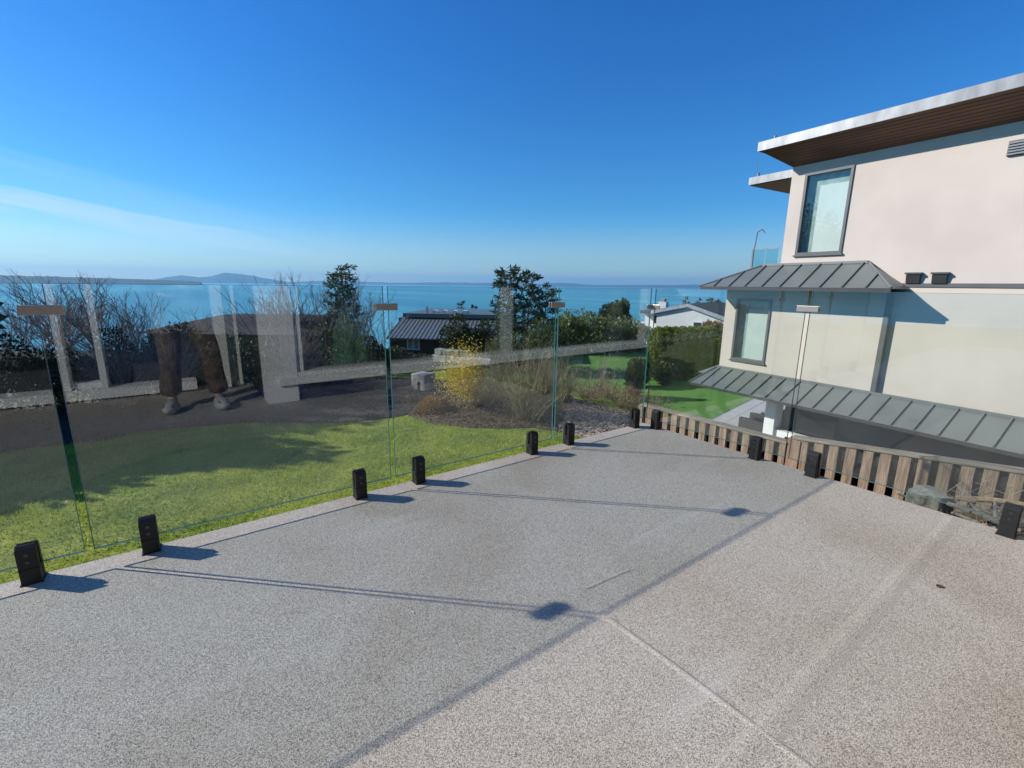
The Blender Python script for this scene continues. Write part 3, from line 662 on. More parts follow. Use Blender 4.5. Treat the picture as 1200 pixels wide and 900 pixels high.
# seaward lower block carrying a balcony
HP(HB(sC, sB0-.002, -5.0, -.353, zlow-.3, ez1+.02), 'lower_block', mSTUCCO2)
b0 = hs(912, 300, -.35)[0]; b1 = hs(882, 300, -.35)[0]; bz = hs(895, 316, -.35)[1]; bt = hs(895, 291, -.35)[1]
bal = HP(HB(b0, b1, -.36, -.34, bt-.03, bt), 'balcony_rail', mFASC)
bg = glass_mat('blue_balcony_glass', (0.35, 0.68, 0.78), 0.08)
for q in range(2):
    HP(MB().add([hw(b0+(b1-b0)*q/2+.01, -.35, bz), hw(b0+(b1-b0)*(q+1)/2-.01, -.35, bz), hw(b0+(b1-b0)*(q+1)/2-.01, -.35, bt-.03), hw(b0+(b1-b0)*q/2+.01, -.35, bt-.03)], [(0, 1, 2, 3)]), 'balcony_glass', bg, bal)
HP(HB(b1-.02, b1+.02, -.37, -.33, bz-.4, bt), 'balcony_post', mFASC, bal)
HP(HB(sC, b1+.05, -2.2, -.2, bz-.25, bz-.03), 'balcony_floor', mROOF)
pq = hs(884, 292, -.5); pr = hs(888, 272, -.5)
mb = MB(); mb.tube(hw(pq[0], -.5, pq[1]), hw(pr[0], -.5, pr[1]), .012, .012, 6).tube(hw(pr[0], -.5, pr[1]), hw(pr[0]-.12, -.5, pr[1]+.06), .012, .012, 6).tube(hw(pr[0]-.12, -.5, pr[1]+.06), hw(pr[0]-.2, -.5, pr[1]-.03), .012, .012, 6); HP(mb, 'hooked_pole', mFRAME, bal)
for q, (px, py, zz, so_, oo) in enumerate(((900, 168, zE+.17, sR-.3, oR-.1), (880, 212, z3+.2, s3-.15, o3-.1))):
    HP(MB().tube(hw(so_, oo, zz), hw(so_+.03, oo, zz+.42), .006, .005, 6).tube(hw(so_-.03, oo, zz), hw(so_-.03, oo, zz+.10), .03, .03, 8), 'lightning_rod', mSTEEL)
# wall vents
for px, py in ((1070, 326), (1101, 326)):
    s_, z_ = hs(px, py, .05)
    v = HP(MB().hexa([hw(s_-.11, 0, z_-.10), hw(s_+.11, 0, z_-.10), hw(s_+.11, .05, z_-.10), hw(s_-.11, .05, z_-.10), hw(s_-.11, 0, z_+.10), hw(s_+.11, 0, z_+.10), hw(s_+.11, .09, z_+.06), hw(s_-.11, .09, z_+.06)]), 'wall_vent', mROOFD)
    HP(HB(s_-.13, s_+.13, 0.002, .11, z_+.075, z_+.11), 'hood', mROOFD, v)
s_, z_ = hs(1197, 172, .02); v = HP(HB(s_-.30, s_+.16, 0, .04, z_-.12, z_+.12), 'louvre', mFRAME)
for q in range(5): HP(HB(s_-.29, s_+.15, .041, .06, z_-.11+q*.045, z_-.085+q*.045), 'louvre_blade', mFASC, v)
# ground floor set back under the skirt
sp_ = hs(905, 490, -.1)[0]
HP(HB(sN, sp_-.16, -.60, -.35, NZ, zlow-.305), 'ground_floor_wall', mNAVY)
g0 = hs(935, 490, -.35)[0]; g1 = hs(965, 490, -.35)[0]
HP(HB(min(g0, g1)-.3, max(g0, g1), -.347, -.32, NZ, zlow-.35), 'glass_door', mat('black_door_glass', (0.01, 0.012, 0.014), 0.08, .1, 3))
HP(HB(sp_-.12, sp_+.14, -.33, .02, NZ, zlow-.305), 'white_pier', mWHITE)
HP(HB(sp_-1.7, sp_-.125, -.22, -.06, NZ, NZ+.62), 'low_wall', mWHITE)
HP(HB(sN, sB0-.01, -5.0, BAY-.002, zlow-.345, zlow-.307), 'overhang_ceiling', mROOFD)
# patio of long pale pavers running past the seaward end of the house
pA, pB = gz(838, 491, NZ), gz(900, 460, NZ); pe = (pB-pA)/np.linalg.norm(pB-pA); pn = np.array([pe[1], -pe[0], 0])
def pw(a, b, z): q = pA + pe*a + pn*b; return (q[0], q[1], z)
def pbox(a0, a1, b0, b1, z0, z1): return MB().hexa([pw(a0, b1, z0), pw(a1, b1, z0), pw(a1, b0, z0), pw(a0, b0, z0), pw(a0, b1, z1), pw(a1, b1, z1), pw(a1, b0, z1), pw(a0, b0, z1)])
patio = struct(pbox(-6, 12, -.05, 6.1, NZ-.2, NZ+.012).build('patio', mat('patio_joint', (.10, .095, .09), .9)))
for i in range(14):
    for j in range(14):
        a0 = -5.9+1.22*i+(.61 if j % 2 else 0)
        if a0+1.2 > 12: continue
        pbox(a0, a0+1.208, .43*j, .43*j+.415, NZ+.004, NZ+.03+random.uniform(-.002, .002)).build('paver', mPATIO, patio)
def patio_chair(px, r, label):
    q = gz(px, 512, NZ+.03)
    t = thing('patio_chair', label, 'chair', q, HA+R(100), 'dark patio chairs')
    mb_ = mat('dark_wicker', (0.035, 0.034, 0.034), .7, .3, 30, bump=.6, bscale=60)
    MB().box(-.30, .30, -.30, .30, .28, .42).build('seat', mb_, t, bevel=.02)
    MB().hexa([(-.32, .22, .3), (.32, .22, .3), (.32, .34, .3), (-.32, .34, .3), (-.32, .32, .86), (.32, .32, .86), (.32, .42, .84), (-.32, .42, .84)]).build('backrest', mb_, t, bevel=.02)
    for sx in (-1, 1): MB().box(sx*.36-.06, sx*.36+.06, -.32, .36, .02, .60).build('armrest', mb_, t, bevel=.02)
    for sx in (-1, 1):
        for sy in (-1, 1): MB().box(sx*.3-.02, sx*.3+.02, sy*.26-.02, sy*.26+.02, 0, .29).build('leg', mb_, t)
patio_chair(884, 12, 'dark wicker patio chair beside the white pier, nearer the turf')
patio_chair(897, 12, 'dark wicker patio chair pushed up against the white pier')

# ------------------------------------------------------------------ vegetation builders
def blob_points(n, c, rad, lobes=9, shell=0.55, flat=1.0):
    """points through an uneven crown: many lobes of different size inside an ellipsoid"""
    c = np.array(c); rad = np.array(rad); out = []
    L_ = rng.normal(size=(lobes, 3)); L_ /= np.linalg.norm(L_, axis=1, keepdims=True); L_ *= rng.uniform(.25, .78, (lobes, 1)); lr = rng.uniform(.26, .5, lobes)
    idx = rng.integers(0, lobes, n); v = rng.normal(size=(n, 3)); v /= np.linalg.norm(v, axis=1, keepdims=True); rr = rng.uniform(shell, 1.06, (n, 1))**.7
    q = L_[idx] + v*rr*lr[idx][:, None]
    return c + q*rad, v
def shrub(name, label, cat, px, top, base, wpx, r, m, leaf=0.06, n=2600, group=None, stem=mBARK, lobes=11, depth=1.0, zbase=None, dome=False):
    T = at(px, top, r); B = at(px, base, r); zb = B[2] if zbase is None else zbase; h = T[2]-zb; w = mpp(wpx, np.linalg.norm(T[:2]))/2*1.05
    t = thing(name, label, cat, (T[0], T[1], zb), 0, group)
    if dome:
        v = rng.normal(size=(n, 3)); v[:, 2] = np.abs(v[:, 2]); v /= np.linalg.norm(v, axis=1, keepdims=True); pts = v*np.array([w, w*depth, h])*(rng.uniform(.75, 1.0, (n, 1))+.06*np.sin(v[:, :1]*7+v[:, 1:2]*9))
    else: pts, v = blob_points(n, (0, 0, h*.52), (w*1.15, w*1.15*depth, h*.52), lobes)
    pts[:, 2] = np.maximum(pts[:, 2], .02)
    V, Fc = quads(pts, leaf, 1.7, v+np.array([0, 0, .5])); npmesh('foliage', V, Fc, m, t)
    mb = MB()
    for k in range(5):
        a = k*1.256+random.random(); mb.tube((0, 0, -.3), (math.cos(a)*w*.4, math.sin(a)*w*.4, h*.55), .025, .01, 5)
    mb.build('stem', stem, t); return t
def grow(segs, p, d, L_, r, lvl, maxl, spread, up_, ratio=.78, kids=(1, 2), wig=.13):
    n = 3; q = Vector(p); dd = Vector(d)
    for k in range(n):
        dd = (dd + Vector((random.gauss(0, wig), random.gauss(0, wig), random.gauss(0, wig)+up_*.25))).normalized()
        e = q+dd*L_/n; segs.append((q.copy(), e.copy(), r*(1-k*.12), r*(1-(k+1)*.12), lvl)); 
        if lvl < maxl and random.random() < (.25 if k == 0 else .8):
            s = (dd + Vector((random.gauss(0, 1), random.gauss(0, 1), random.gauss(0, .6)))*spread).normalized()
            grow(segs, e, s, L_*ratio*random.uniform(.6, 1), r*.55, lvl+1, maxl, spread, up_, ratio, kids, wig)
        q = e
    if lvl < maxl:
        for _ in range(random.randint(*kids)):
            s = (dd + Vector((random.gauss(0, 1), random.gauss(0, 1), random.gauss(0, .6)))*spread).normalized()
            grow(segs, q, s, L_*ratio*random.uniform(.7, 1.05), r*.62, lvl+1, maxl, spread, up_, ratio, kids, wig)
def bare_tree(label, px, top, r, zb, maxl=4, spread=.55, stems=1, name='bare_tree', cat='tree', group=None, m=mTWIG, lean=0.0, thick=1.0, up_=.5, cw=1.0):
    T = at(px, top, r); h = T[2]-zb; t = thing(name, label, cat, (T[0], T[1], zb), 0, group); segs = []
    for k in range(stems):
        a = random.uniform(0, 6.28); tilt = (.0 if stems == 1 else .35)*cw
        grow(segs, Vector((0, 0, 0)), Vector((math.cos(a)*tilt + lean*cr[0], math.sin(a)*tilt+lean*cr[1], 1)).normalized(), h*.36, .0125*h*thick, 0, maxl, spread, up_)
    zmax = max(s[1].z for s in segs); k_ = h/zmax
    tr = MB(); cb = MB()
    for a, b, r0, r1, lv in segs:
        a = a*k_; b = b*k_
        (tr if lv == 0 else cb).tube(a, b, max(r0, .0042), max(r1, .0036), 6 if lv < 2 else 3, lv < 1)
    tr.build('trunk', mBARK, t); cb.build('crown', m, t); return t
def conifer(label, px, top, base, wpx, r, zb=None, n_br=70, needles=90, group=None, name='conifer', droop=.15, m=mCONIF, openness=.5, leaf=.16, cone=.95):
    T = at(px, top, r); zb = at(px, base, r)[2] if zb is None else zb; h = T[2]-zb; w = mpp(wpx, np.linalg.norm(T[:2]))/2
    t = thing(name, label, 'tree', (T[0], T[1], zb), 0, group)
    bend = random.uniform(-.03, .03)*h
    mb = MB(); prev = Vector((0, 0, -.2))
    for k in range(6):
        z = h*(k+1)/6; q = Vector((bend*math.sin(k*.9), bend*math.cos(k*1.1)*.6, z)); mb.tube(prev, q, max(.02*h*(1-k/6.3), .012), max(.02*h*(1-(k+1)/6.3), .01), 7); prev = q
    mb.build('trunk', mBARK, t)
    P_ = []; D_ = []; bb = MB()
    for k in range(n_br):
        f = .12 + .86*(k+random.random())/n_br; a = k*2.4+random.uniform(-.4, .4); L_ = w*(1-f*cone)*random.uniform(.65, 1.15)+.08*w
        if random.random() < .10: L_ *= 1.25
        d = np.array([math.cos(a), math.sin(a), random.uniform(-.05, .35)-droop*(1-f)]); o_ = np.array([0, 0, f*h])
        bb.tube(o_, o_+d*L_, .012*h/6+.004, .004, 4, False)
        m_ = int(needles*(.35+L_/w)); tt = rng.uniform(.12, 1.0, m_)**.8
        pts = o_+np.outer(tt*L_, d); spread_ = (.06+.16*(1-tt)*.8)*L_+.05
        pts = pts + rng.normal(size=(m_, 3))*spread_[:, None]*np.array([1, 1, .45]); P_.append(pts); D_.append(np.tile(d*1.2+np.array([0, 0, .25]), (m_, 1)))
    bb.build('branch', mBARK, t)
    P_ = np.concatenate(P_); D_ = np.concatenate(D_); V, Fc = quads(P_, leaf, 3.2, D_, 1.4); npmesh('crown', V, Fc, m, t); return t
def twig_shrub(label, px, top, base, wpx, r, m, n=240, name='bare_shrub', zb=None, sub=5, arch=.35, seed=0, thick=1.0, extra=None):
    T = at(px, top, r); zb = at(px, base, r)[2] if zb is None else zb; h = T[2]-zb; w = mpp(wpx, np.linalg.norm(T[:2]))/2
    t = thing(name, label, 'shrub', (T[0], T[1], zb)); mb = MB(); tips = []
    for k in range(n):
        a = random.uniform(0, 6.28); lean = math.sqrt(random.random()); L_ = h*random.uniform(.6, 1.08)
        p0 = Vector((math.cos(a)*w*.18*random.random(), math.sin(a)*w*.18*random.random(), -.05)); tgt = Vector((math.cos(a)*w*lean, math.sin(a)*w*lean, L_*(1-.35*lean*lean)))
        mid = p0.lerp(tgt, .5)+Vector((0, 0, h*arch*.35*lean)); q0 = p0
        for s in range(1, 6):
            f = s/5; q1 = p0*(1-f)**2 + mid*2*f*(1-f) + tgt*f*f + Vector((random.gauss(0, .012), random.gauss(0, .012), random.gauss(0, .008)))
            rr = thick*.009*(1-f*.8)*max(h, .6); mb.tube(q0, q1, rr, rr*.85, 3, False)
            if s > 1:
                for _ in range(sub if s > 2 else 1):
                    dd = (q1-q0).normalized()+Vector((random.gauss(0, .6), random.gauss(0, .6), random.gauss(0, .45))); e = q1+dd.normalized()*h*random.uniform(.06, .2); mb.tube(q1, e, rr*.5, rr*.3, 3, False); tips.append(e)
            q0 = q1
        tips.append(tgt)
    mb.build('twigs', m, t)
    if extra:
        mm, cnt, sz, cond = extra; tp = np.array([tuple(q) for q in tips]); tp = tp[[bool(cond(q, w, h)) for q in tp]]
        ii = rng.integers(0, len(tp), cnt); V, Fc = quads(tp[ii]+rng.normal(size=(cnt, 3))*.075*h, sz, 1.5); npmesh('flowers' if mm is mYELLOW else 'foliage', V, Fc, mm, t)
    return t

# ------------------------------------------------------------------ lawn grass (uncountable)
def grass():
    n = 150000; x = rng.uniform(-3.2, 4.9, n); y = rng.uniform(3.4, 10.2, n)
    k = (x > -.55*y+1.0-1.6) ; x = x[k]; y = y[k]; n = len(x)
    z = np.array([yard_z(a, b) for a, b in zip(x, y)]) + .03*np.sin(x*1.7+y*.6)*np.cos(y*1.3)
    # keep out of the beds and the painted lawn shade
    A = gz(478, 487, -.93); B = gz(655, 512, -.93)
    side = (B[0]-A[0])*(y-A[1])-(B[1]-A[1])*(x-A[0]); xx = (x-A[0])
    keep = ~((side > 0.05) & (x > A[0]-.1))
    bp_ = np.array([gz(a, b, -.93)[:2] for a, b in ((-420, 560), (-120, 545), (40, 520), (120, 514), (170, 504), (290, 496), (400, 494), (470, 487), (500, 478), (545, 464))]); o_ = np.argsort(bp_[:, 0])
    keep &= y < np.interp(x, bp_[o_, 0], bp_[o_, 1], right=99)+rng.normal(size=len(x))*.2; x, y, z = x[keep], y[keep], z[keep]; n = len(x)
    P_ = np.stack([x, y, z-.004], 1); clump = .5+.5*np.sin(x*3.1+np.sin(y*2.3)*1.7)*np.sin(y*2.7+np.cos(x*1.9))
    h = rng.uniform(.018, .045, n)*(.6+.6*clump); a = rng.uniform(0, 6.28, n); lean = rng.normal(size=(n, 2))*.018
    w = .0045
    V = np.empty((n, 3, 3)); V[:, 0] = P_+np.stack([np.cos(a)*w, np.sin(a)*w, 0*a], 1); V[:, 1] = P_-np.stack([np.cos(a)*w, np.sin(a)*w, 0*a], 1); V[:, 2] = P_+np.stack([lean[:, 0], lean[:, 1], h], 1)
    struct(npmesh('grass', V.reshape(-1, 3), np.arange(n*3).reshape(-1, 3), mBLADE), 'stuff', 'short green grass blades covering the lawn')
grass()
# ------------------------------------------------------------------ planting, from the lawn outwards
# evergreen row along the left boundary: it throws the long shadow over the lawn
ROW = [(-4.1, 8.3, 2.3, 1.0), (-4.1, 9.6, 2.9, 1.1), (-4.1, 10.8, 3.9, 1.15), (-4.1, 12.0, 4.9, 1.2), (-4.45, 13.3, 5.5, 1.25), (-4.7, 14.7, 6.1, 1.3), (-5.1, 16.2, 6.6, 1.4), (-5.9, 9.2, 2.6, 1.2), (-5.9, 11.2, 4.2, 1.3), (-5.9, 13.4, 5.6, 1.4), (-6.0, 15.6, 6.4, 1.5)]
for k, (x, y, h, w) in enumerate(ROW):
    lab = f'evergreen of the boundary hedge beside the lawn, {(ORD+["ninth", "tenth", "eleventh"])[k]} from its low end' if k < 7 else f'evergreen standing behind the boundary hedge, {ORD[k-7]} from its low end'
    zb = max(yard_z(x, y), -3.4); h += -1.0-zb; t = thing('evergreen_tree', lab, 'tree', (x, y, zb), 0, 'evergreens on the left boundary')
    pts, v = blob_points(9000, (0, 0, h*.50), (w, w, h*.5), 26, .15); V, Fc = quads(pts, .2, 1.5, v); npmesh('crown', V, Fc, mLEAFD, t); MB().tube((0, 0, -.1), (0, 0, h*.7), .09, .03, 8).build('trunk', mBARK, t)

yz = lambda px, r: yard_z(*at(px, 400, r)[:2])
# bare trees against the water
bare_tree('bare mauve tree with thick leaning limbs at the end of the hedge', 18, 324, 19.5, -4.2, 5, .55, 2, lean=-.1, thick=1.3, group='bare trees by the water')
bare_tree('tall bare tree with two upright limbs above the dark hedge', 92, 317, 19.5, -4.2, 5, .5, 2, thick=1.0, group='bare trees by the water')
bare_tree('wide bare tree with spreading twigs beside the round hedge dome', 146, 321, 19.0, -4.2, 5, .55, 2, thick=1.0, group='bare trees by the water')
bare_tree('fine bare tree to one side of the dark holly', 322, 322, 19.0, -4.0, 5, .45, 3, thick=.8, group='bare trees by the water')
bare_tree('bare tree rising highest beside the dark holly', 366, 312, 19.0, -4.0, 5, .42, 2, thick=.8, group='bare trees by the water')
bare_tree('bare tree with thin arching twigs between holly and ribbed roof', 436, 320, 18.5, -4.0, 5, .5, 3, thick=.8, group='bare trees by the water')
bare_tree('slim bare tree between the two tall bare ones', 58, 330, 20.5, -4.3, 5, .5, 2, thick=.8, group='bare trees by the water')
bare_tree('low bare tree with dense twigs beyond the hedge dome', 186, 345, 18.5, -4.0, 5, .6, 3, thick=.8, group='bare trees by the water')
# dark evergreen shrubs along the far side of the lawn
for px, top, base, w, r, lab, m in (
    (12, 392, 462, 90, 10.6, 'dark laurel shrub at the boundary end of the hedge', mLEAFD), (72, 404, 458, 80, 11.0, 'dark low laurel shrub below the tall bare tree', mLEAFD),
    (152, 376, 455, 64, 11.4, 'round dark dome of clipped evergreen in the hedge', mLEAFD), (210, 383, 452, 60, 11.6, 'dark evergreen shrub next to the round hedge dome', mLEAFD),
    (262, 372, 450, 80, 12.0, 'tall dark evergreen shrub below the hipped roof', mLEAFD), (320, 392, 446, 70, 11.4, 'dark evergreen shrub under the fine bare tree', mLEAFD),
    (372, 384, 444, 60, 11.6, 'dark evergreen shrub at the foot of the holly', mLEAFD), (430, 396, 440, 60, 11.8, 'dark evergreen shrub between holly and ribbed roofed house', mLEAFD), (474, 402, 446, 60, 12.0, 'low dark evergreen shrub in front of the ribbed roofed house', mLEAFD)):
    shrub('evergreen_shrub', lab, 'shrub', px, top, base, w, r, m, .055, 4600, 'evergreen shrubs along the lawn', zbase=yz(px, r))
twig_shrub('grey twiggy leafless shrub tangled in front of the hedge dome', 128, 386, 452, 90, 10.2, mTWIG, 130, sub=4, zb=yz(128, 10.2))
twig_shrub('grey twiggy leafless shrub below the hipped roof', 190, 384, 452, 60, 10.4, mTWIG, 90, sub=4, zb=yz(190, 10.4))
twig_shrub('brownish leafless shrub under the fine bare tree', 345, 378, 445, 60, 10.8, mTWIG, 90, sub=4, zb=yz(345, 10.8))
conifer('dark glossy holly with a pointed crown among the bare trees', 400, 312, 430, 48, 17.5, -3.6, 90, 80, name='holly_tree', leaf=.13, cone=.62, droop=-.1)
# forsythia bed
twig_shrub('forsythia shrub with yellow flowers down one side', 566, 408, 490, 90, 7.4, mTWIGB, 150, 'forsythia', zb=-1.0, extra=(mYELLOW, 4800, .026, lambda q, w, h: (q[0]*cr[0]+q[1]*cr[1]) < -.18*w and q[2] > .12*h), sub=6, thick=.7)
twig_shrub('large bare twiggy shrub behind the glass joint', 620, 403, 500, 110, 6.6, mTWIGB, 150, zb=-.98, sub=6, thick=.7)
twig_shrub('bare grey-green twiggy shrub spreading next to the forsythia', 655, 416, 478, 70, 7.6, mTWIGB, 130, zb=-1.0, sub=5, thick=.7)
shrub('heather_mound', 'rounded golden brown heather mound in the bed', 'shrub', 508, 466, 494, 44, 7.2, mGOLD, .03, 5200, zbase=-1.0, dome=True)
shrub('heather_mound', 'small golden brown heather beside the white rock', 'shrub', 526, 485, 502, 26, 6.9, mGOLD, .025, 1900, zbase=-.98, dome=True)
shrub('heather_mound', 'dull brown low shrub near the pale stone block', 'shrub', 482, 464, 482, 26, 8.0, mTWIGB, .025, 1500, zbase=-1.0, dome=True)
shrub('heather_mound', 'grey heather mound under the forsythia', 'shrub', 545, 490, 504, 30, 6.7, mTWIG, .025, 1900, zbase=-.98, dome=True)
def rock(px, py, z, s, label, m=mROCK, flat=.7, name='rock'):
    P_ = gz(px, py, z); bm = bmesh.new(); bmesh.ops.create_icosphere(bm, subdivisions=2, radius=1)
    for v in bm.verts: v.co = Vector((v.co.x*s*random.uniform(.85, 1.1), v.co.y*s*random.uniform(.85, 1.1), v.co.z*s*flat*random.uniform(.85, 1.1)+s*flat*.6))
    me = bpy.data.meshes.new(name); bm.to_mesh(me); bm.free(); me.materials.append(m); ob = bpy.data.objects.new(name, me); C.objects.link(ob); ob.location = P_; tag(ob, label, 'rock'); return ob
rock(511, 496, -.96, .055, 'small white rock between the two heather mounds', mWHITE)
rock(556, 478, -.98, .13, 'pale buff rock below the yellow flowers', mROCK)
rock(563, 486, -.97, .07, 'small buff rock under the forsythia stems', mROCK)
rock(592, 474, -.99, .07, 'small grey rock behind the large bare shrub', mROCK)
# short tan palings behind the big bare shrub
t = thing('paling_fence', 'short tan paling fence half hidden behind the large bare shrub', 'fence', gz(605, 486, -.98))
for k in range(10):
    d = Vector((cr[0], cr[1], 0)).normalized(); p_ = d*(k-5)*.07; hh = .34+random.uniform(-.04, .04)
    MB().hexa([p_+Vector(q) for q in ((-.016, -.01, -.05), (.016, -.01, -.05), (.016, .01, -.05), (-.016, .01, -.05), (-.016, -.01, hh), (.016, -.01, hh), (.016, .01, hh), (-.016, .01, hh))]).build('paling', mTAN, t)
# pale stone block
P = gz(495, 459, -1.0); t = thing('stone_block', 'pale square stone block on the far side of the lawn', 'stone', P, R(-66))
w_ = mpp(21, np.linalg.norm(P[:2]))/2; h_ = mpp(22, np.linalg.norm(P[:2]))
MB().box(-w_, w_, -.12, .2, -.1, h_).build('block', mROCK, t, bevel=.02); MB().box(-w_*.1, w_*.25, -.126, -.1, 0, h_*.6).build('recess', mDARK, t)
# brambles at the end of the bed
for px, top, base, w, r, m, lab in ((690, 446, 482, 70, 8.2, mTWIGR, 'reddish brown bramble thicket at the head of the bark bed'), (735, 450, 490, 70, 7.6, mTWIGR, 'reddish brown bramble thicket beside the deck corner'), (765, 458, 494, 50, 7.4, mTWIGB, 'olive bramble thicket overhanging the neighbour turf'), (712, 440, 470, 60, 9.4, mTWIGB, 'thin olive twig shrub behind the brambles')):
    zz = yard_z(*at(px, base, r)[:2]); zz = max(zz, at(px, base, r)[2]-.4)
    twig_shrub(lab, px, top, base, w, r, m, 115, 'bramble', zb=zz, sub=5, arch=.6, thick=.6, extra=((mLEAFM if m is mTWIGB else mGOLD), 350, .03, lambda q, w, h: q[2] < .8*h))
twig_shrub('sparse bare grey twigs standing above the brambles', 700, 405, 455, 70, 10.0, mTWIG, 30, zb=-2.2, sub=4, thick=.8)
# neighbour's clipped cedars and shrubs at the end of the turf
for k in range(9):
    px = 772+k*9.6; r = 22.0+k*.12; T = at(px, 384+random.uniform(-1.5, 1.5), r); h = T[2]-NZ; w = mpp(15, r)/2
    t = thing('cedar', f'columnar green cedar in the clipped hedge, {(ORD+["ninth"])[k]} from the glass corner', 'tree', (T[0], T[1], NZ), 0, 'cedars of the clipped hedge')
    n = 4200; zz = rng.uniform(.0, 1, n); a = rng.uniform(0, 6.28, n); rr = w*1.25*np.sqrt(rng.uniform(.35, 1, n))*np.where(zz > .8, np.sqrt(np.clip((1-zz)/.2, 0.03, 1)), 1)*(1+.12*np.sin(a*5+zz*9))
    pts = np.stack([rr*np.cos(a), rr*np.sin(a), zz*h*.97], 1); V, Fc = quads(pts, .14, 2.4, np.stack([np.cos(a)*.6, np.sin(a)*.6, np.ones(n)*1.6], 1)); npmesh('foliage', V, Fc, mCEDAR, t)
    MB().tube((0, 0, -.1), (0, 0, h*.85), .05, .02, 6).build('trunk', mBARK, t)
for px, top, base, w, r, m, lab in ((690, 368, 414, 84, 31, mLEAFL, 'broad light green hedge bush above the glass rail'), (735, 372, 414, 60, 32, mLEAFL, 'light green hedge bush beside the grey tree'), (662, 372, 413, 44, 30, mLEAFL, 'light green hedge bush touching the tall pines'),
    (700, 402, 415, 100, 33, mLEAFM, 'low dark clipped hedge below the light green bushes'), (752, 420, 437, 20, 20, mLEAFL, 'loose green shrub at the edge of the turf'), (782, 424, 437, 24, 21.0, mLEAFM, 'olive shrub at the foot of the cedars'), (744, 424, 441, 16, 18, mLEAFL, 'small pale green leafy shrub near the glass corner'),
    (728, 350, 400, 22, 38, mLEAFM, 'slim green tree standing in front of the water'), (715, 358, 392, 24, 39, mLEAFD, 'dark round bush in front of the white house porch'), (838, 372, 392, 22, 30, mGOLD, 'brown shrub below the white house eave')):
    zb_ = min(at(px, base, r)[2], NZ if r > 16 else 9)
    shrub('garden_shrub', lab, 'shrub', px, top, base, w, r, m, .13 if r < 28 else .19, 6500, lobes=26, zbase=zb_)
# pines
conifer('tall dark pine with an open ragged crown', 596, 313, 402, 62, 22.5, -5.0, 66, 80, leaf=.22, cone=.72, group='pines before the water', name='pine_tree')
conifer('second dark pine leaning into its taller neighbour', 622, 318, 402, 54, 23.5, -5.0, 56, 80, leaf=.22, cone=.70, group='pines before the water', name='pine_tree')
conifer('lower broad pine at the side of the tall pair', 640, 334, 402, 50, 22.0, -4.6, 46, 80, leaf=.2, cone=.7, group='pines before the water', name='pine_tree')
conifer('small distant conifer on the far side of the ribbed roof', 540, 352, 385, 20, 44, -7.5, 40, 40, leaf=.3, name='small_conifer')
conifer('smaller distant conifer next to the one behind the ribbed roof', 556, 357, 385, 18, 45, -7.5, 36, 40, leaf=.3, name='small_conifer')
for px, top in ((805, 347), (820, 349), (833, 346), (842, 350)):
    conifer(['dark conifer far behind the white house ridge', 'low dark conifer behind the white house roof', 'taller dark conifer behind the white house roof', 'dark conifer between the white house and the stucco house'][[805, 820, 833, 842].index(px)], px, top, 375, 16, 70, -12, 34, 30, leaf=.5, name='distant_conifer')
for px, top, base, w, r, m, lab in ((535, 373, 406, 40, 17, mLEAFD, 'dense dark green bush in front of the ribbed roof'), (560, 378, 406, 34, 17.5, mLEAFD, 'dense dark bush between ribbed roof and pines'), (590, 385, 414, 50, 16, mLEAFM, 'mid green bush at the foot of the pines'), (630, 376, 414, 60, 17, mLEAFM, 'broad green bush under the lower pine')):
    shrub('evergreen_bush', lab, 'shrub', px, top, base, w, r, m, .10, 3200, lobes=14, zbase=at(px, base, r)[2]-.6)
# dry-stone ledge: separate rocks
t = thing('stone_wall', 'low pale stone retaining wall below the dark bushes', 'wall', at(548, 426, 14.5), R(-58))
for row in range(2):
    for k in range(7 if row == 0 else 4):
        bm = bmesh.new(); bmesh.ops.create_cube(bm, size=1)
        for v in bm.verts: v.co = Vector((v.co.x*.30+random.uniform(-.03, .03), v.co.y*.3+random.uniform(-.04, .04), v.co.z*.20+random.uniform(-.02, .02)))
        bmesh.ops.bevel(bm, geom=bm.edges[:], offset=.025, segments=1, affect='EDGES')
        me = bpy.data.meshes.new('stone'); bm.to_mesh(me); bm.free(); me.materials.append(mROCK); ob = bpy.data.objects.new('stone', me); C.objects.link(ob); ob.parent = t; ob.location = (-1.15+.31*k+.12*row, .08*row, .1+.2*row)
# ------------------------------------------------------------------ far houses
def local_house(name, label, px, r, zb, rz=0):
    P_ = at(px, 380, r); return thing(name, label, 'house', (P_[0], P_[1], zb), YAW-R(90)+rz)
# hipped roof behind the hedge
def hip_house():
    r = 19.0; t = local_house('hipped_house', 'low house with dark hipped roof behind the hedge', 262, r, hill_z(*at(262, 380, r)[:2])-.1)
    z0 = t.location.z; f = lambda px, py, dr=0: (mpp(px-262, r)*1.05, dr, at(px, py, r)[2]-z0)
    w0, w1 = mpp(178-262, r)*1.1, mpp(350-262, r)*1.1; zr = at(262, 374, r)[2]-z0; ze = at(262, 392, r)[2]-z0
    MB().box(w0+.3, w1-.3, .3, 4.7, 0, ze).build('wall', mat('dark_cladding', (.07, .065, .06), .8), t)
    ra, rb = mpp(228-262, r)*1.1, mpp(330-262, r)*1.1
    MB().add([(w0, 0, ze), (w1, 0, ze), (w1, 5, ze), (w0, 5, ze), (ra, 2.0, zr), (rb, 2.0, zr), (rb, 3, zr), (ra, 3, zr)], [(0, 1, 5, 4), (1, 2, 6, 5), (2, 3, 7, 6), (3, 0, 4, 7), (4, 5, 6, 7), (3, 2, 1, 0)]).build('roof', mat('charcoal_shingle', (.026, .028, .030), .9, .3, 9, bump=.3), t)
hip_house()
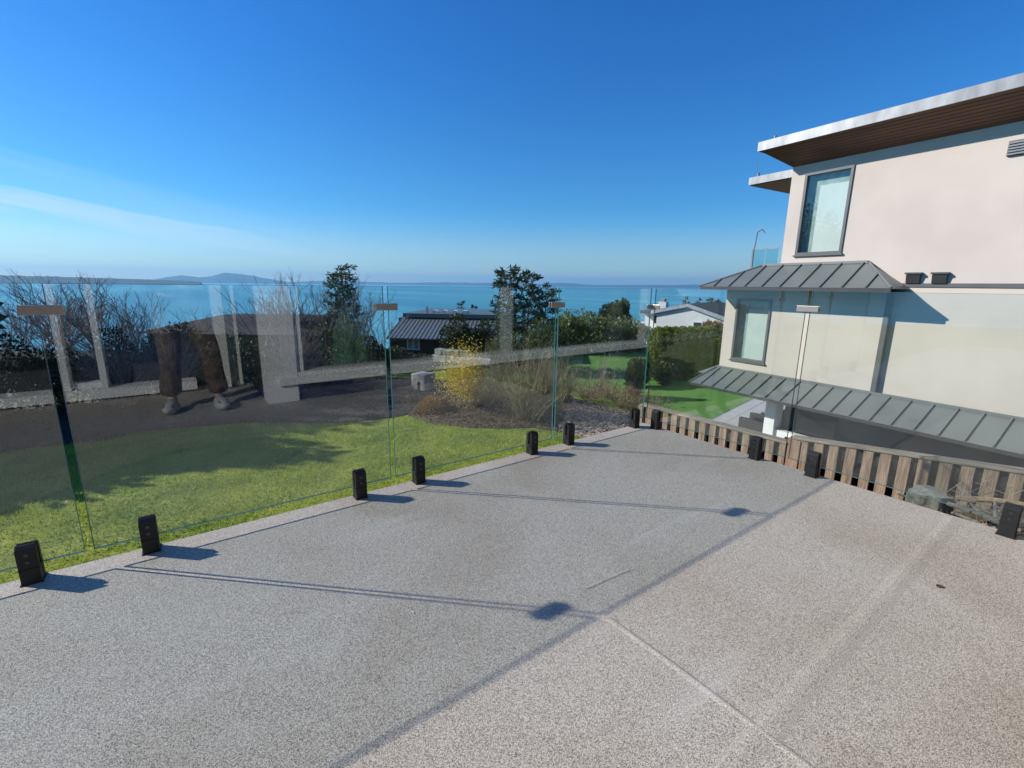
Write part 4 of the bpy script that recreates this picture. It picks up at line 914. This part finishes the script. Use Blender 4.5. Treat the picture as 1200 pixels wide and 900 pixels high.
def ribbed_house():
    r = 24.0; P_ = at(505, 380, r); zb = hill_z(P_[0], P_[1])-.2; t = thing('ribbed_roof_house', 'low dark house with ribbed metal roof and white window', 'house', (P_[0], P_[1], zb), YAW-R(90)-R(6))
    X = lambda px: mpp(px-505, r)*1.02; Z = lambda py: at(505, py, r)[2]-zb
    MB().box(X(448), X(585), 2.5, 7.5, 0, Z(377)-.02).build('wall', mNAVY, t)
    # upper flat roof with a row of little skylights
    ro = MB().box(X(455), X(586), 2.3, 8, Z(376), Z(371)).build('flat_roof', mROOF, t)
    for k in range(4): MB().box(X(488+k*13), X(493+k*13), 3.0, 3.7, Z(371)+.003, Z(367.5)).build('skylight', mWHITE, ro)
    MB().tube((X(480), 3.2, Z(371)), (X(480), 3.2, Z(363)), .06, .06, 8).build('flue', mFASC, ro)
    lr = MB().hexa([(X(452), 0, Z(397)-.06), (X(583), 0, Z(397)-.06), (X(583), 2.48, Z(377)-.06), (X(452), 2.48, Z(377)-.06), (X(452), 0, Z(397)), (X(583), 0, Z(397)), (X(583), 2.48, Z(377)), (X(452), 2.48, Z(377))]).build('ribbed_roof', mGREENROOF, t)
    n = 28
    for k in range(n):
        x = X(453)+(X(582)-X(453))*k/(n-1); MB().hexa([(x-.02, 0, Z(397)), (x+.02, 0, Z(397)), (x+.02, 2.48, Z(377)), (x-.02, 2.48, Z(377)), (x-.02, 0, Z(397)+.022), (x+.02, 0, Z(397)+.022), (x+.02, 2.48, Z(377)+.022), (x-.02, 2.48, Z(377)+.022)]).build('rib', mFASC, lr)
    MB().box(X(452), X(583), .5, 2.4, 0, Z(397)-.07).build('lower_wall', mDARK, t)
    # white framed window
    wx0, wx1, wz0, wz1 = X(473), X(488), Z(412), Z(399)
    w = MB().box(wx0, wx1, .44, .497, wz0, wz0+.05).box(wx0, wx1, .44, .497, wz1-.05, wz1).box(wx0, wx0+.05, .44, .497, wz0+.05, wz1-.05).box(wx1-.05, wx1, .44, .497, wz0+.05, wz1-.05).box((wx0+wx1)/2-.025, (wx0+wx1)/2+.025, .44, .497, wz0+.05, wz1-.05).build('window', mWHITE, t)
    for a_, b_ in ((wx0+.05, (wx0+wx1)/2-.025), ((wx0+wx1)/2+.025, wx1-.05)): MB().box(a_, b_, .47, .496, wz0+.05, wz1-.05).build('pane', mat('pale_blue_pane', (.25, .33, .42), .1), w)
ribbed_house()
def white_house():
    r = 40.0; P_ = at(812, 380, r); zb = hill_z(P_[0], P_[1])-.3; t = thing('white_house', 'white gabled house with dark roof and chimney behind the cedars', 'house', (P_[0], P_[1], zb), YAW-R(90)-R(38))
    k_ = r/F*1.12; X = lambda px: (px-812)*k_; Z = lambda py: at(812, py, r)[2]-zb
    # gable end faces us: ridge near px 803, eaves at 778 and 846
    xl, xr, xm = X(772), X(846), X(806); zl_, zr_, zm = Z(368), Z(374.5), Z(357.5); D = 9.0
    MB().add([(xl+.3, 0, 0), (xr-.3, 0, 0), (xr-.3, 0, zr_), (xm, 0, zm-.15), (xl+.3, 0, zl_), (xl+.3, D, 0), (xr-.3, D, 0), (xr-.3, D, zr_), (xm, D, zm-.15), (xl+.3, D, zl_)], [(0, 1, 2, 3, 4), (9, 8, 7, 6, 5), (1, 6, 7, 2), (0, 4, 9, 5)]).build('wall', mWHITE, t)
    rf = MB().hexa([(xm, -.2, zm-.12), (xr+.2, -.2, zr_-.1), (xr+.2, D+.4, zr_-.1), (xm, D+.4, zm-.12), (xm, -.2, zm+.1), (xr+.2, -.2, zr_+.12), (xr+.2, D+.4, zr_+.12), (xm, D+.4, zm+.1)]).hexa([(xl-.2, -.2, zl_-.1), (xm-.002, -.2, zm-.12), (xm-.002, D+.4, zm-.12), (xl-.2, D+.4, zl_-.1), (xl-.2, -.2, zl_+.12), (xm-.002, -.2, zm+.1), (xm-.002, D+.4, zm+.1), (xl-.2, D+.4, zl_+.12)]).build('roof', mTILE, t)
    MB().hexa([(xm, -.26, zm-.16), (xr+.2, -.26, zr_-.16), (xr+.2, -.204, zr_-.16), (xm, -.204, zm-.16), (xm, -.26, zm+.12), (xr+.2, -.26, zr_+.14), (xr+.2, -.204, zr_+.14), (xm, -.204, zm+.12)]).hexa([(xl-.2, -.26, zl_-.16), (xm-.002, -.26, zm-.16), (xm-.002, -.204, zm-.16), (xl-.2, -.204, zl_-.16), (xl-.2, -.26, zl_+.14), (xm-.002, -.26, zm+.12), (xm-.002, -.204, zm+.12), (xl-.2, -.204, zl_+.14)]).build('bargeboard', mat('grey_blue_trim', (.42, .45, .48), .6), rf)
    ch = MB().box(X(776), X(784), .02, .62, 0, Z(355)).build('chimney', mWHITE, t); MB().box(X(777.5), X(782), .1, .5, Z(355)+.002, Z(351)).build('chimney_pot', mROCK, ch)
    wx0, wx1, z0, z1 = X(812), X(830), Z(386), Z(376.5)
    w = MB().box(wx0, wx1, -.06, -.003, z0, z0+.08).box(wx0, wx1, -.06, -.003, z1-.08, z1).box(wx0, wx0+.07, -.06, -.003, z0+.08, z1-.08).box(wx1-.07, wx1, -.06, -.003, z0+.08, z1-.08).box((wx0+wx1)/2-.05, (wx0+wx1)/2+.05, -.06, -.003, z0+.08, z1-.08).build('window', mWHITE, t)
    for a_, b_ in ((wx0+.07, (wx0+wx1)/2-.05), ((wx0+wx1)/2+.05, wx1-.07)): MB().box(a_, b_, -.03, -.004, z0+.08, z1-.08).build('pane', mDARK, w)
    # side porch with pale rail
    MB().box(X(756), xl+.28, 1.5, 5, 0, Z(371)).build('porch_wall', mWHITE, t); MB().box(X(753), xl+.2, .9, 5.4, Z(371)+.002, Z(367)).build('porch_roof', mTILE, t)
    MB().box(X(766), X(771), 1.46, 1.497, Z(383), Z(373)).build('porch_window', mDARK, t)
    MB().box(X(745), X(768), .5, .58, Z(383), Z(381)).build('porch_rail', mTAUPE, t)
white_house()
# bird bath on the turf
P = gz(820, 437, NZ); t = thing('bird_bath', 'grey stone bird bath in front of the cedars', 'bird bath', (P[0], P[1], NZ))
MB().tube((0, 0, 0), (0, 0, .12), .22, .18, 12).build('foot', mROCK, t); MB().tube((0, 0, .12), (0, 0, .72), .10, .09, 12).build('pedestal', mROCK, t); MB().tube((0, 0, .72), (0, 0, .86), .14, .30, 14).build('bowl', mROCK, t)

# ------------------------------------------------------------------ the house behind the camera (seen mirrored in the railing glass)
own = thing('own_house', 'charcoal clad house wall with big taupe framed windows at the back of the deck', 'house', (0.6, -0.06, 0))
def OB(nm, m, x0, x1, y0, y1, z0, z1, parent=None, bevel=0):
    ob = MB().box(x0, x1, y0, y1, z0, z1).build(nm, m, bevel=bevel); ob.parent = parent or own; ob.matrix_parent_inverse = Matrix.Identity(4) if parent else Matrix.Translation(own.location).inverted(); return ob
OB('post', mTAUPE, .60, .865, -.30, -.055, .003, 2.7)
OB('base_wall', mSIDING, .867, 6.2, -.30, -.10, -.8, .165)
sil = OB('sill', mTAUPE, .70, 6.25, -.30, -.015, .167, .235, bevel=.004)
OB('sill_lip', mTAUPE, .87, 6.22, -.28, -.06, .237, .275, sil)
fr = OB('window_frame', mTAUPE, .867, .93, -.22, -.09, .277, 2.4)
for x in (3.27, 5.92): OB('mullion', mTAUPE, x, x+.10, -.22, -.07, .277, 2.4)
OB('window_head', mTAUPE, .867, 6.2, -.24, -.06, 2.402, 2.7)
for a_, b_ in ((.93, 3.27), (3.37, 5.92)): OB('pane', mat('dark_house_glass', (.006, .008, .008), .04, .1, 2, spec=.3), a_, b_, -.20, -.19, .277, 2.4) if a_ > 3 else OB('pane', PANE, a_, b_, -.20, -.194, .277, 2.4)
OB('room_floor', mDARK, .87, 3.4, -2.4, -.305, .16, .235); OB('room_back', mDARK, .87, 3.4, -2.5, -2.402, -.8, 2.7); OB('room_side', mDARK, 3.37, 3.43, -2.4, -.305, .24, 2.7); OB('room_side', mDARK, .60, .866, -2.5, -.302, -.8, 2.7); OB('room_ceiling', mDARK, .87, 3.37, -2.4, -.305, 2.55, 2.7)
OB('recess_wall', mSIDING, -5, .30, -1.5, -1.3, .003, 2.7); OB('recess_sill', mTAUPE, -5, .10, -1.298, -1.05, .02, .105); OB('eave', mROOFD, -5, 6.6, -2.6, -.75, 2.71, 2.9)
for a_ in (-.90, -.64): OB('door_frame', mTAUPE, a_, a_+.05, -1.297, -1.12, .107, 2.1)
OB('door_rail', mTAUPE, -.848, -.642, -1.296, -1.16, .107, .16)
OB('door_glass', mat('dark_house_glass', (.006, .008, .008), .04), -4.8, -.0, -1.299, -1.285, .3, 2.1)
dl = OB('door_leaf', mWHITE, .31, .40, -1.26, -1.02, .012, 2.05, bevel=.004); OB('door_leaf', mTAUPE, .402, .515, -1.26, -1.10, .012, 2.05, bevel=.004)
OB('door_handle', mSTEEL, .56, .60, -1.05, -.9, .95, 1.0)
# draped green cover standing just inside the window
def cover():
    x0 = 1.46; t = thing('covered_stack', 'tall stack under a draped green canvas cover inside the house window', 'cover', (x0, -.62, .236)); n = 48; vs = []
    for i, (z, w) in enumerate(((0, .30), (.15, .285), (.30, .265), (.42, .22), (.49, .13), (.50, .125), (.56, .13), (.58, .0))):
        for k in range(n):
            a = 2*math.pi*k/n; rr = w*(1+(.10 if i < 5 else 0)*math.sin(a*9+.4*i)); vs.append((rr*math.cos(a), rr*math.sin(a)*.7, z))
    fs = [(i*n+k, i*n+(k+1) % n, (i+1)*n+(k+1) % n, (i+1)*n+k) for i in range(7) for k in range(n)]
    MB().add(vs, fs).build('cover', mCOVER, t, smooth=True)
cover()

# ------------------------------------------------------------------ the person taking the photograph (seen only in the glass)
def skin_mesh(name, joints, edges, radii, m, parent, sub=2, root=0):
    me = bpy.data.meshes.new(name); me.from_pydata(joints, edges, []); me.materials.append(m); ob = bpy.data.objects.new(name, me); C.objects.link(ob)
    md = ob.modifiers.new('skin', 'SKIN'); md.use_smooth_shade = True
    for k, r_ in enumerate(radii):
        me.skin_vertices[0].data[k].radius = (r_ if isinstance(r_, tuple) else (r_, r_)); me.skin_vertices[0].data[k].use_root = (k == root)
    ob.modifiers.new('sub', 'SUBSURF').levels = sub; ob.modifiers['sub'].render_levels = sub; ob.parent = parent; return ob
def person():
    t = thing('person', 'person in brown trousers, pale shirt and grey clogs photographing from the deck', 'person', (.07, -.22, 0))
    T0 = Vector((.07, -.22, 0)); f = Vector((.35, .94, 0)); r_ = Vector((.94, -.35, 0))
    def p(a, b, z): q = r_*a + f*b; return (q.x, q.y, z)
    fl = Vector((-.105, -.24, 0))-T0; fr_ = Vector((.235, -.165, 0))-T0
    lh, rh = p(-.10, -.13, .88), p(.10, -.13, .88)
    lk = (fl.x*.85+p(0, 0, 0)[0]+.0, fl.y-.02, .50); rk = (fr_.x*.85, fr_.y-.06, .50); la = (fl.x, fl.y-.06, .09); ra = (fr_.x, fr_.y-.06, .09)
    # continuous body: pelvis, spine, neck, head, arms to the wrists, legs to the feet
    J = [p(0, -.14, .93), p(0, -.13, 1.12), p(0, -.12, 1.32), p(0, -.12, 1.46), p(0, -.10, 1.55), p(0, -.085, 1.66), p(0, -.09, 1.74),
         p(-.18, -.12, 1.40), p(-.25, -.10, 1.14), p(-.13, .10, 1.09), p(.18, -.12, 1.40), p(.25, -.10, 1.14), p(.13, .10, 1.09),
         lh, lk, la, (fl.x+.0, fl.y+.08, .045), rh, rk, ra, (fr_.x+.02, fr_.y+.08, .045)]
    E_ = [(0, 1), (1, 2), (2, 3), (3, 4), (4, 5), (5, 6), (2, 7), (7, 8), (8, 9), (2, 10), (10, 11), (11, 12), (0, 13), (13, 14), (14, 15), (15, 16), (0, 17), (17, 18), (18, 19), (19, 20)]
    rad = [.13, .125, .14, .06, .062, .085, .07, .06, .043, .028, .06, .043, .028, .085, .055, .036, .035, .085, .055, .036, .035]
    body = skin_mesh('body', J, E_, rad, mSKIN, t)
    # shirt and trousers follow the body a little outside it
    skin_mesh('shirt', [J[0], J[1], J[2], p(0, -.12, 1.43), J[7], J[8], p(-.18, .03, 1.10), J[10], J[11], p(.18, .03, 1.10)], [(0, 1), (1, 2), (2, 3), (2, 4), (4, 5), (5, 6), (2, 7), (7, 8), (8, 9)], [.155, .15, .165, .085, .085, .065, .055, .085, .065, .055], mJACK, t)
    def leg(h, k, a):
        h, k, a = Vector(h), Vector(k), Vector(a); return [tuple(h), tuple(h.lerp(k, .5)), tuple(k), tuple(k.lerp(a, .45)), tuple(a+Vector((0, 0, .10))), tuple(a+Vector((0, .015, .03)))]
    lp, rp = leg(lh, lk, la), leg(rh, rk, ra)
    skin_mesh('trousers', [p(0, -.14, .96)]+lp+rp, [(0, 1), (1, 2), (2, 3), (3, 4), (4, 5), (5, 6), (0, 7), (7, 8), (8, 9), (9, 10), (10, 11), (11, 12)], [.15, .105, .098, .084, .080, .088, .080, .105, .098, .084, .080, .088, .080], mBROWNCLOTH, t)
    # clogs
    for nm, q in (('clog', fl), ('clog', fr_)):
        bm = bmesh.new(); bmesh.ops.create_uvsphere(bm, u_segments=20, v_segments=12, radius=1)
        for v in bm.verts:
            y = v.co.y; w = .056*(1+.12*y); h = .062 if y < .2 else .062*(1-.35*(y-.2)); z = v.co.z*h
            v.co = Vector((v.co.x*w, y*.145+.035, max(z, -.045)+.045))
        me = bpy.data.meshes.new(nm); bm.to_mesh(me); bm.free(); me.materials.append(mCLOG); me.polygons.foreach_set('use_smooth', [True]*len(me.polygons)); ob = bpy.data.objects.new(nm, me); C.objects.link(ob); ob.parent = t; ob.location = (q.x, q.y, .002); ob.rotation_euler = (0, 0, .25 if q is fl else -.15)
        for k in range(6):
            hb = MB().tube((-.03+.03*(k % 3), .10+.03*(k//3), .055), (-.03+.03*(k % 3), .105+.03*(k//3), .088-.008*(k//3)), .007, .007, 8).build('hole', mDARK, ob)
    # hair cap
    bm = bmesh.new(); bmesh.ops.create_uvsphere(bm, u_segments=20, v_segments=12, radius=.098); bmesh.ops.delete(bm, geom=[v for v in bm.verts if v.co.z < -.02], context='VERTS')
    me = bpy.data.meshes.new('hair'); bm.to_mesh(me); bm.free(); me.materials.append(mHAIR); ob = bpy.data.objects.new('hair', me); C.objects.link(ob); ob.parent = t; ob.location = p(0, -.10, 1.70)
    for sx in (-1, 1):
        ob = MB().tube(p(sx*.032, -.012, 1.665), p(sx*.032, -.002, 1.665), .010, .009, 10).build('eye', mDARK, t)
        # hand: palm with four fingers and a thumb closed on the phone's edge
        w0 = Vector(p(sx*.13, .10, 1.09)); c0 = Vector(p(sx*.095, .155, 1.095)); Jh = [tuple(w0), tuple(c0)]; Eh = [(0, 1)]; rh_ = [.026, .024]
        for k in range(4):
            z = 1.125-.021*k; b = len(Jh); Jh += [p(sx*.085, .175, z), p(sx*.072, .192, z), p(sx*.055, .196-.002*k, z)]; Eh += [(1, b), (b, b+1), (b+1, b+2)]; rh_ += [.0095, .0085, .0075]
        b = len(Jh); Jh += [p(sx*.088, .150, 1.060), p(sx*.060, .158, 1.062)]; Eh += [(1, b), (b, b+1)]; rh_ += [.011, .009]
        skin_mesh('hand', Jh, Eh, rh_, mSKIN, t, 1)
    skin_mesh('nose', [p(0, .0, 1.66), p(0, .018, 1.635)], [(0, 1)], [.011, .013], mSKIN, t, 1)
person()
# phone held just behind the lens position
t = thing('phone', 'black phone held up by the photographer', 'phone', tuple(np.array([0, 0, CH]) - fw*.045)); t.rotation_euler = cam.matrix_world.to_euler()
MB().box(-.075, .075, -.037, .037, -.004, .004).build('case', mBLACK, t, bevel=.003); MB().box(-.071, .071, -.034, .034, .0042, .0052).build('screen', mat('phone_screen', (.01, .01, .012), .1), t)

# ------------------------------------------------------------------ sea air
hz = MB().box(-22500, 22500, -22500, 22500, SEA-3, 420).build('haze', bpy.data.materials.new('sea_air')); struct(hz, 'stuff', 'thin pale blue sea haze over the water')
hm = hz.data.materials[0]; hm.use_nodes = True; hn = hm.node_tree; hn.nodes.clear()
ho = hn.nodes.new('ShaderNodeOutputMaterial'); hv = hn.nodes.new('ShaderNodeVolumePrincipled'); hv.inputs['Color'].default_value = (0.30, 0.68, 1.0, 1); hv.inputs['Density'].default_value = 7.5e-5; hv.inputs['Anisotropy'].default_value = 0.2
hn.links.new(hv.outputs[0], ho.inputs['Volume'])
